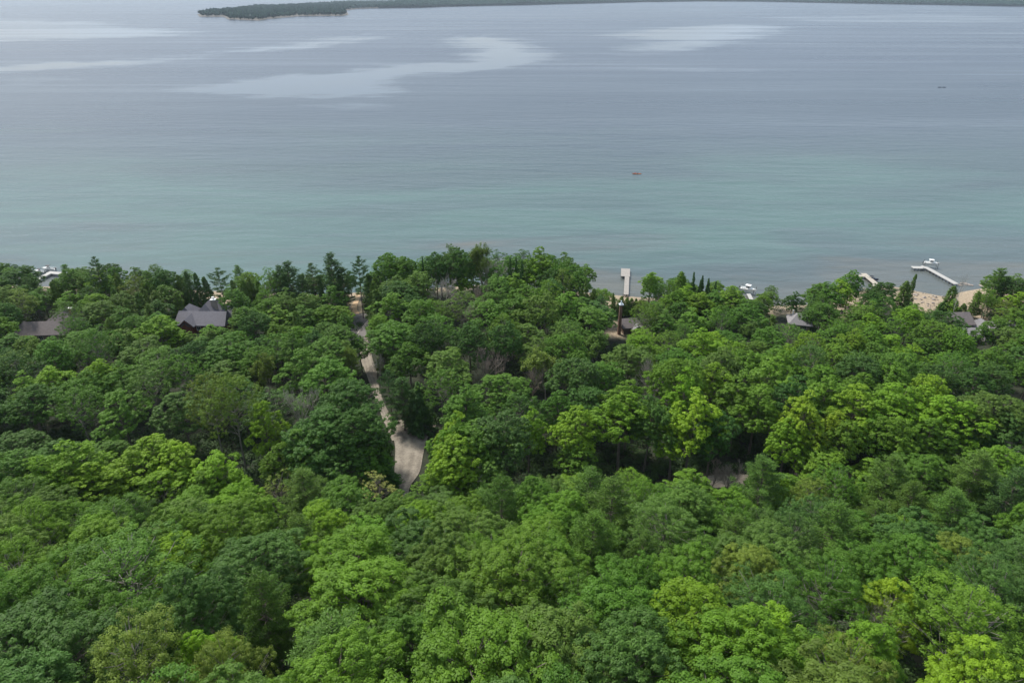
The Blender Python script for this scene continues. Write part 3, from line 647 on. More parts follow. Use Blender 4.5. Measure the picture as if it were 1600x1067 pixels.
mb.tube([[-5.7, -6.15, 3.1], [-1.5, -6.15, 3.1]], 0.1, 4); mb.tube([[-3.6, -6.15, 1.0], [-3.6, -6.15, 5.2]], 0.09, 4); mb.build('truss', M_LOG, Bc)
mb = MB(); mb.box((2.3, 3.2, 6.6), (1.5, 1.2, 4.0)); ch = mb.build('chimney', M_STONE, rf); mb = MB(); mb.box((2.3, 3.2, 8.7), (1.8, 1.5, 0.18)); mb.box((2.3, 3.2, 9.5), (0.8, 0.6, 0.12)); mb.tube([[2.3, 3.2, 8.8], [2.3, 3.2, 9.45]], 0.22, 8); mb.build('cap', M_WHITE, ch)
for q in (-6.2, -0.6, 2.2, 5.2): window(Bc, (q, -4.0, 1.7), 1.3, 1.3)
clear([(280, 492), (285, 500), (294, 503), (294, 513), (302, 515), (306, 504), (322, 503), (340, 500), (350, 498), (313, 487), (320, 482), (330, 507), (310, 510)], g[1] + 4); clear([(322, 472), (335, 468), (343, 472), (338, 486), (330, 484)])
# small grey roofed cottage
g = on_ground(1254, 520); Cc = empty('cottage', (g[0], g[1] + 4, float(ground(g[0], g[1] + 4))), R(-14), 'small cottage with pale grey pointed roof beside two shoreline trees', 'cottage')
mb = MB(); walls(mb, (0, 0), 6, 6, 2.4, None); mb.build('wall', M_SIDING, Cc); mb = MB(); roof_mesh(mb, (0, 0), 6.6, 6.6, 2.4, 5.0, 0, 3.0, 3.0); rf = mb.build('roof', M_PALEROOF, Cc)
mb = MB(); mb.tube([[-2.2, 1, 3.5], [-2.2, 1, 5.4]], 0.22, 8); mb.build('flue', M_WHITE, rf); window(Cc, (-1.4, -3.0, 1.4), 1.0, 1.0); window(Cc, (1.4, -3.0, 1.4), 1.0, 1.0)
clear([(1247, 497), (1252, 503)], g[1] + 3)
# big grey house on the right
g = on_ground(1530, 538); D_ = empty('house', (g[0], g[1] + 7, float(ground(g[0], g[1] + 7))), R(3), 'large grey roofed house half hidden by trees behind the right-hand beach', 'house')
mb = MB(); walls(mb, (-2, 3), 6.0, 7, 4.0, None); walls(mb, (-3.0, -3.0), 6, 5, 2.6, None); walls(mb, (4.5, -1.5), 4.4, 8, 2.8, None); mb.build('wall', M_PALEROOF, D_)
mb = MB(); roof_mesh(mb, (-2, 3), 6.0, 7.4, 4.0, 6.6, 0, 0.3, 0.3); rf = mb.build('roof', M_SHING, D_)
mb = MB(); roof_mesh(mb, (-3.0, -3.2), 6, 5.4, 2.6, 4.0, 0, 2.0, 0.3); mb.build('roof', M_PALEROOF, D_)
mb = MB(); roof_mesh(mb, (4.8, -1.5), 8, 5, 2.8, 4.8, R(90), 1.0, 1.0); mb.build('roof', M_PALEROOF, D_); mb = MB(); roof_mesh(mb, (12, 1), 6, 5, 2.6, 4.4, 0, 1.0, 1.0); mb.build('roof', M_PALEROOF, D_)
mb = MB(); walls(mb, (12, 1), 5.4, 4.4, 2.6, None); mb.build('wall', M_SIDING, D_)
for q in (-4.6, -2.6): window(D_, (q, -5.5, 1.5), 1.1, 1.1)
clear([(1518, 500), (1526, 502), (1534, 501), (1523, 513), (1549, 514), (1551, 528)], g[1] + 5)
# the little house with the tall chimney
g = on_ground(982, 528); E_ = empty('cottage', (g[0], g[1] + 3, float(ground(g[0], g[1] + 3))), R(8), 'little brown cottage with a very tall narrow chimney below the wooden dock', 'cottage')
mb = MB(); walls(mb, (1.5, 2), 5.5, 5, 2.6, None); mb.build('wall', M_BROWNW, E_); mb = MB(); roof_mesh(mb, (1.5, 2), 5.8, 5.4, 2.6, 4.6, 0, 0.2, 1.4); mb.build('roof', M_SHING, E_)
mb = MB(); roof_mesh(mb, (3.0, -0.2), 3.2, 3.2, 2.3, 3.6, R(90), 0, 0); mb.build('roof', M_PALEROOF, E_)
mb = MB(); mb.box((-2.6, 0.3, 4.6), (0.95, 0.95, 11.2), top=(0.8, 0.8)); ch = mb.build('chimney', plain('brown_brick', (0.17, 0.10, 0.07), 0.9, 0.3, 6), E_)
mb = MB(); mb.box((-2.6, 0.3, 10.32), (1.35, 1.35, 0.24)); mb.box((-2.6, 0.3, 10.62), (0.7, 0.7, 0.36)); mb.tube([[-2.6, 0.3, 10.8], [-2.6, 0.3, 11.5]], 0.2, 8); mb.build('cap', plain('pale_metal_cap', (0.62, 0.66, 0.70), 0.5, 0.1), ch)
clear([(968, 480), (967, 492), (967, 505), (967, 514), (978, 504), (985, 507), (958, 505), (958, 515), (950, 472), (957, 495)], g[1] + 2)

# ------------------------------------------------------------------ docks, boats
M_DECK = plain('weathered_planks', (0.30, 0.275, 0.25), 0.85, 0.22, 2.0); M_DECKP = plain('pale_planks', (0.40, 0.39, 0.37), 0.8, 0.08, 2.0); M_DECKB = plain('beige_planks', (0.40, 0.36, 0.30), 0.8, 0.1, 2.0)
M_GEL = plain('white_gelcoat', (0.82, 0.82, 0.80), 0.25, 0.03); M_BLACK = plain('black_canvas', (0.025, 0.03, 0.04), 0.7, 0.2); M_NAVY = plain('navy_hull', (0.03, 0.04, 0.07), 0.35, 0.1); M_POST = plain('dark_piling', (0.09, 0.075, 0.06), 0.9)
def deck(mb, A, B, wd, z=0.9, plank=0.0, th=0.16, seam=0.035, r=np.random.default_rng(3)):
    """a run of deck sections from A to B"""
    A = np.array(A[:2]); B = np.array(B[:2]); d = B - A; Ln = np.linalg.norm(d); rz = math.atan2(d[1], d[0]); n = max(1, int(Ln / plank)) if plank else 1
    for k in range(n):
        c = A + d * (k + 0.5) / n; mb.box((c[0], c[1], z + r.uniform(0, 0.015)), (Ln / n - seam, wd, th), rz, tone=r.random())
def posts(par, A, B, wd, z, n, sub='post'):
    A = np.array(A[:2]); B = np.array(B[:2]); d = B - A; s_ = np.array([-d[1], d[0]]) / np.linalg.norm(d) * (wd / 2 - 0.1)
    for k in range(n):
        for sg in (-1, 1):
            p = A + d * (k + 0.5) / n + s_ * sg; q = MB(); q.tube([[p[0], p[1], -1.5], [p[0], p[1], z - 0.09]], 0.09, 6); q.build(sub, M_POST, par)
def dock(label, runs, mat, z=0.9, plank=1.2):
    e_ = empty('dock', (0, 0, 0), 0, label, 'dock')
    mbs = []
    for (a, b_, wd, n) in runs:
        A = unproj(*a, z); B = unproj(*b_, z); mb = MB(); deck(mb, A, B, wd, z, plank); mb.build('deck', mat, e_); posts(e_, A, B, wd, z, n)
    return e_
d1 = dock('weathered wooden dock with a square end platform near the cottage with tall chimney', [((978.3, 460.5), (979.8, 432.4), 1.75, 6)], M_DECK, 0.9, 1.9)
a = unproj(977.2, 432.2, 0.93); b_ = unproj(977.4, 420, 0.93); mb = MB(); deck(mb, a, b_, 3.5, 0.93, 1.3); mb.build('platform', M_DECK, d1); posts(d1, a, b_, 3.4, 0.9, 3)
a = unproj(978, 464, 0.9); b_ = unproj(978.3, 461, 0.9); mb = MB(); [mb.box((a[0] + q, (a[1] + b_[1]) / 2, 0.5), (0.22, b_[1] - a[1], 1.3)) for q in (-0.8, 0, 0.8)]; mb.build('crib', M_POST, d1)
dock('long white dock running from the rocky beach out to the boat lift', [((1494.5, 444), (1449.5, 419.3), 2.0, 9), ((1450.5, 419.5), (1438.5, 416.2), 2.3, 2), ((1441, 418.3), (1425, 417.8), 2.4, 3)], M_DECKP, 0.9, 1.0)
dock('beige dock in the little cove with a small dark boat beside it', [((1368, 443), (1349, 427.3), 2.1, 4), ((1351, 431.5), (1322, 430), 1.7, 4), ((1366.5, 449), (1367.5, 441.5), 1.5, 2)], M_DECKB, 0.9, 1.2)
dock('short white dock beside the covered white boat behind green maples', [((1174, 468), (1169.5, 459.3), 1.4, 3)], M_DECKP, 0.9, 1.0)
dock('white dock at the left edge with two boats at its end', [((52, 440), (77, 427), 1.9, 5), ((75, 425.5), (96, 427.5), 2.2, 4)], M_DECKP, 1.0, 1.0)
def hull(L_, B_, Hh, n=9):
    """lofted hull, bow towards +x"""
    t = np.linspace(0, 1, n); hb = B_ / 2 * np.clip(1.0 - np.maximum(0, (t - 0.45) / 0.55) ** 2.2, 0.015, 1) * (0.92 + 0.08 * np.minimum(1, t * 4)); sh = Hh * (0.82 + 0.32 * t ** 2)
    V = []
    for k in range(n):
        x = (t[k] - 0.5) * L_; kz = 0.0 + 0.55 * Hh * max(0, (t[k] - 0.72) / 0.28) ** 2
        V += [[x, 0, kz], [x, hb[k] * 0.72, kz + 0.28 * Hh * (1 - t[k] * 0.3)], [x + 0.12 * t[k], hb[k], sh[k]], [x + 0.12 * t[k], hb[k] * 0.86, sh[k] + 0.01], [x, hb[k] * 0.8, sh[k] - 0.4 * Hh],
              [x, -hb[k] * 0.8, sh[k] - 0.4 * Hh], [x + 0.12 * t[k], -hb[k] * 0.86, sh[k] + 0.01], [x + 0.12 * t[k], -hb[k], sh[k]], [x, -hb[k] * 0.72, kz + 0.28 * Hh * (1 - t[k] * 0.3)]]
    m_ = 9; fs = []
    for k in range(n - 1):
        for q in range(m_):
            fs.append([k * m_ + q, k * m_ + (q + 1) % m_, (k + 1) * m_ + (q + 1) % m_, (k + 1) * m_ + q][::-1])
    return np.array(V), [np.array(fs), np.arange(m_)[None], (np.arange(m_)[::-1] + (n - 1) * m_)[None]]
def motorboat(loc, rz, L_, label, hm_, hard=True, dark=False):
    e_ = empty('motor_boat', loc, rz, label, 'boat'); mb = MB(); mb.add(*hull(L_, L_ * 0.36, L_ * 0.19)); mb.build('hull', hm_, e_)
    h0 = L_ * 0.19; mb = MB(); mb.prism([(L_ * 0.04, -L_ * 0.14), (L_ * 0.30, -L_ * 0.09), (L_ * 0.38, 0), (L_ * 0.30, L_ * 0.09), (L_ * 0.04, L_ * 0.14)], h0 * 0.75, h0 * 1.12); mb.build('foredeck', M_GEL if not dark else M_NAVY, e_)
    if hard:
        mb = MB(); mb.box((0, 0, h0 + L_ * 0.09), (L_ * 0.26, L_ * 0.24, L_ * 0.17), top=(L_ * 0.2, L_ * 0.2)); cb = mb.build('cabin', M_GEL, e_)
        mb = MB()
        for sg in (-1, 1):
            mb.box((-L_ * 0.055, sg * L_ * 0.113, h0 + L_ * 0.105), (L_ * 0.075, 0.03, L_ * 0.085)); mb.box((L_ * 0.05, sg * L_ * 0.113, h0 + L_ * 0.105), (L_ * 0.085, 0.03, L_ * 0.085))
        mb.box((L_ * 0.122, 0, h0 + L_ * 0.105), (0.03, L_ * 0.17, L_ * 0.08)); mb.build('window', M_GLASS, cb)
        mb = MB(); mb.box((-L_ * 0.01, 0, h0 + L_ * 0.2), (L_ * 0.34, L_ * 0.29, 0.12), top=(L_ * 0.3, L_ * 0.25)); mb.build('hardtop', M_GEL, e_)
    else:
        mb = MB(); a_ = np.linspace(-1, 1, 7)
        V = []; 
        for x in (-L_ * 0.18, L_ * 0.1):
            for q in a_: V.append([x, q * L_ * 0.16, h0 + L_ * 0.2 - 0.12 * L_ * q * q * 0.4])
        V = np.array(V); V2 = V - (0, 0, 0.05); fs = [[k, k + 1, 8 + k, 7 + k] for k in range(6)]; mb.add(np.vstack([V, V2]), [np.array(fs + [[q + 14 for q in f][::-1] for f in fs])]); mb.build('canopy', M_BLACK, e_)
        mb = MB()
        for x in (-L_ * 0.18, L_ * 0.1):
            for sg in (-1, 1): mb.tube([[x, sg * L_ * 0.15, h0 * 0.9], [x, sg * L_ * 0.155, h0 + L_ * 0.15]], 0.03, 5)
        mb.build('canopy_frame', M_METAL, e_)
        mb = MB(); mb.box((L_ * 0.06, 0, h0 * 1.1), (0.05, L_ * 0.26, L_ * 0.07)); mb.build('windscreen', M_GLASS, e_)
    mb = MB(); mb.box((-L_ * 0.53, 0, h0 * 0.75), (L_ * 0.07, L_ * 0.07, L_ * 0.13), top=(L_ * 0.05, L_ * 0.05)); mb.box((-L_ * 0.53, 0, h0 * 0.2), (0.12, 0.1, L_ * 0.13)); mb.build('outboard_motor', M_BLACK, e_)
    for q in (-0.2, -0.32):
        mb = MB(); mb.box((L_ * q, 0, h0 * 0.75), (L_ * 0.07, L_ * 0.2, 0.3)); mb.box((L_ * q - L_ * 0.035, 0, h0 * 0.75 + 0.3), (0.09, L_ * 0.2, 0.35)); mb.build('seat', M_GEL, e_)
    return e_
def boat_lift(loc, rz, L_, label, wz=1.2):
    e_ = empty('boat_lift', loc, rz, label, 'boat lift'); mb = MB(); x, y = L_ * 0.42, L_ * 0.26
    for a_ in (-x, x):
        for b2 in (-y, y): q = MB(); q.tube([[a_, b2, -1.5], [a_, b2, 2.6]], 0.08, 6); q.build('post', M_POST, e_)
    for a_ in (-x, x): mb.box((a_, 0, wz - 0.15), (0.16, 2 * y - 0.2, 0.16))
    for b2 in (-0.6, 0.6): mb.box((0, b2, wz - 0.02), (2 * x, 0.14, 0.1))
    mb.build('cradle', M_METAL, e_); return e_
p = unproj(1453.5, 416.5, 0.4); boat_lift((p[0], p[1], 0), R(-22), 5.6, 'dark legged lift holding the white cabin boat at the end of the long white dock'); motorboat((p[0], p[1], 1.2), R(-22), 5.4, 'white cabin boat with hardtop raised on a lift at the long dock', M_GEL)
p = unproj(1362, 437, 0.2); motorboat((p[0], p[1], 0.05), R(-38), 4.6, 'small dark open boat with black canopy moored at the beige dock', M_NAVY, False, True)
p = unproj(1168, 457, 0.3); boat_lift((p[0], p[1], 0), R(-35), 6.0, 'lift under the white boat beside the short white dock', 0.9); motorboat((p[0], p[1], 0.9), R(-35), 6.0, 'white cabin boat half hidden behind maple tops by the short white dock', M_GEL)
p = unproj(73, 424, 0.3); motorboat((p[0], p[1] + 1.5, 0.2), R(176), 5.6, 'black topped boat at the end of the white dock at left', M_GEL, False)
p = unproj(60, 426.5, 0.3); motorboat((p[0], p[1] + 1, 0.1), R(170), 4.4, 'smaller white boat with dark seats on the shore side of the black topped boat', M_GEL, False)
# tandem kayak far out
p = unproj(995, 272, 0); K = empty('kayak', (p[0], p[1], -0.08), R(176), 'orange tandem kayak far out on the open lake', 'kayak')
M_OR = plain('orange_plastic', (0.75, 0.20, 0.05), 0.4, 0.05); V, fs = hull(5.6, 0.95, 0.42, 13)
V[:, 1] *= np.clip((V[:, 0] + 2.9) / 1.6, 0.05, 1) ** 0.6; mb = MB(); mb.add(V, fs); mb.build('hull', M_OR, K); mb = MB(); mb.prism([(-2.5, -0.05), (-1.2, -0.36), (1.2, -0.36), (2.5, -0.04), (2.5, 0.04), (1.2, 0.36), (-1.2, 0.36), (-2.5, 0.05)], 0.30, 0.345); mb.build('deck', M_OR, K)
M_SKIN = plain('skin', (0.45, 0.28, 0.2), 0.6); 
def paddler(x, shirt, label):
    e_ = empty('person', (p[0] - x, p[1], 0.22), R(180), label, 'person')
    import bmesh
    vs = [(0, 0, 0.05), (0, 0, 0.3), (0, 0, 0.52), (0, 0, 0.62), (0.02, 0, 0.78), (0, 0.19, 0.5), (0.22, 0.3, 0.32), (0.45, 0.3, 0.42), (0, -0.19, 0.5), (0.22, -0.3, 0.32), (0.45, -0.3, 0.42), (0.45, 0.12, 0.1), (0.85, 0.1, 0.05), (0.45, -0.12, 0.1), (0.85, -0.1, 0.05)]
    es = [(0, 1), (1, 2), (2, 3), (3, 4), (2, 5), (5, 6), (6, 7), (2, 8), (8, 9), (9, 10), (0, 11), (11, 12), (0, 13), (13, 14)]
    rd_ = [.15, .15, .13, .055, .105, .065, .045, .035, .065, .045, .035, .08, .06, .08, .06]
    me = bpy.data.meshes.new('body'); me.from_pydata(vs, es, []); o = bpy.data.objects.new('body', me); C.objects.link(o); o.parent = e_
    md = o.modifiers.new('s', 'SKIN'); 
    for k, q in enumerate(rd_): me.skin_vertices[0].data[k].radius = (q, q) if me.skin_vertices else (q, q)
    me.skin_vertices[0].data[0].use_root = True
    o.modifiers.new('d', 'SUBSURF').render_levels = 1; me.materials.append(shirt)
    mb = MB(); V0, F0 = ICO1; mb.add(V0 * (0.115, 0.105, 0.07) + (0.0, 0, 0.87), F0); mb.build('hair', M_BLACK, e_)
for q, sh_, lb in ((0.75, plain('red_vest', (0.5, 0.06, 0.04), 0.8), 'person in a red vest seated in front in the orange kayak'), (-0.75, plain('dark_vest', (0.05, 0.05, 0.08), 0.8), 'person in a dark vest seated behind in the orange kayak')):
    try: paddler(q, sh_, lb)
    except Exception as ex: print('paddler', ex)
    pd = MB(); pd.tube([[p[0] - q - 0.5, p[1] - 1.0, 0.45], [p[0] - q - 0.45, p[1] + 1.0, 0.85]], 0.02, 5); pd.box((p[0] - q - 0.5, p[1] - 1.05, 0.44), (0.16, 0.4, 0.03)); pd.box((p[0] - q - 0.45, p[1] + 1.05, 0.86), (0.16, 0.4, 0.03))
    tag(pd.build('paddle', M_BLACK), 'dark paddle held by the kayak\'s ' + ('front' if q > 0 else 'rear') + ' paddler', 'paddle')
for q, lb in ((0, 'low dark boat far out near the right edge'), (7, 'second low dark boat trailing the first far out')):
    p = unproj(1468 + q, 137, 0); mb = MB(); mb.add(*hull(4.2, 1.2, 0.5)); e_ = empty('rowing_boat', (p[0], p[1], -0.05), R(180), lb, 'boat'); mb.build('hull', M_NAVY, e_); mb = MB(); mb.box((0, 0, 0.32), (0.3, 0.9, 0.05)); mb.box((-1, 0, 0.32), (0.3, 0.8, 0.05)); mb.build('bench', M_POST, e_)

# ------------------------------------------------------------------ boulders on the beach
r = np.random.default_rng(11); ROCKM = [plain('pink_rock', (0.33, 0.27, 0.22), 0.9, 0.25, 2), plain('grey_rock', (0.26, 0.225, 0.20), 0.9, 0.3, 2)]
rocks = []
for k in range(6):
    V0, F0 = ICO2; d_ = rdir(7, r); V = V0.copy()
    for q in d_:
        s_ = V @ q; V -= np.maximum(0, s_ - r.uniform(0.55, 0.8))[:, None] * q
    V = V * (1, 0.8, 0.62) * (1 + r.normal(0, 0.03, (len(V), 1))); rocks.append(make_mesh('boulder', V, F0, ROCKM[k % 2]))
bp_ = [(a, b_) for a, b_ in zip(r.uniform(1405, 1482, 400), r.uniform(452, 492, 400))]; nb = 0
bpoly = [(1400, 452), (1425, 455), (1450, 460), (1478, 465), (1482, 478), (1480, 492), (1452, 488), (1430, 478), (1410, 470)]
for a, b_ in bp_:
    if nb >= 70 or not inpoly(np.array([a]), np.array([b_]), bpoly)[0]: continue
    g = on_ground(a, b_); s_ = r.uniform(0.22, 0.55) if nb % 6 else r.uniform(0.5, 0.9); nb += 1
    o = bpy.data.objects.new('boulder', rocks[nb % 6]); C.objects.link(o); o.location = (g[0], g[1], float(ground(g[0], g[1])) + s_ * 0.15); o.scale = (s_,) * 3; o.rotation_euler = (r.uniform(-.3, .3), r.uniform(-.3, .3), r.uniform(0, 6.28))
    tag(o, 'pinkish grey boulder on the rocky beach near the long white dock', 'boulder', 'boulders on the rocky beach')
for a, b_ in [(1504, 443), (1509, 444), (1514, 445), (1501, 446), (1519, 446), (1298, 470), (1304, 467), (1292, 474), (1352, 452), (1534, 447)]:
    g = unproj(a, b_, 0); s_ = r.uniform(0.6, 1.2); o = bpy.data.objects.new('boulder', rocks[1]); C.objects.link(o); o.location = (g[0], g[1], 0.1); o.scale = (s_ * 1.3, s_, s_ * 0.7); o.rotation_euler = (0, 0, r.uniform(0, 6))
    tag(o, 'dark boulder standing in the shallow water by the shore', 'boulder', 'boulders in the shallows')
clear([(1425, 460), (1435, 468), (1450, 472), (1462, 476), (1470, 482), (1440, 463), (1515, 456), (1525, 460), (1524, 450)])
clear([(978, 425), (978, 440), (978, 455), (960, 463), (1000, 466), (1168, 457), (1176, 460), (1210, 481), (1225, 482), (1235, 484), (1345, 430), (1358, 437), (1366, 445), (1350, 450), (1430, 418), (1450, 420), (1470, 431), (1490, 442), (1456, 408), (1390, 440), (1410, 445), (1450, 450), (965, 438), (960, 450), (970, 446), (58, 432), (66, 428), (85, 427), (62, 424), (64, 440), (70, 418), (930, 450), (950, 440), (1000, 430), (1000, 450), (1040, 430), (1255, 450), (1190, 450), (1220, 460), (1290, 425), (1400, 420)], 400)

# ------------------------------------------------------------------ what must stay visible of the road
clear([(625, 745), (635, 750), (645, 745), (630, 730), (650, 730), (640, 715), (655, 712), (625, 712), (622, 695), (640, 695), (658, 695), (620, 680), (640, 680), (660, 676), (632, 668), (674, 669), (618, 668), (608, 662),
       (604, 654), (592, 628), (584, 600), (577, 577), (626, 758), (557, 519), (562, 510), (566, 503), (572, 498), (558, 500), (554, 487), (556, 478), (560, 468)])

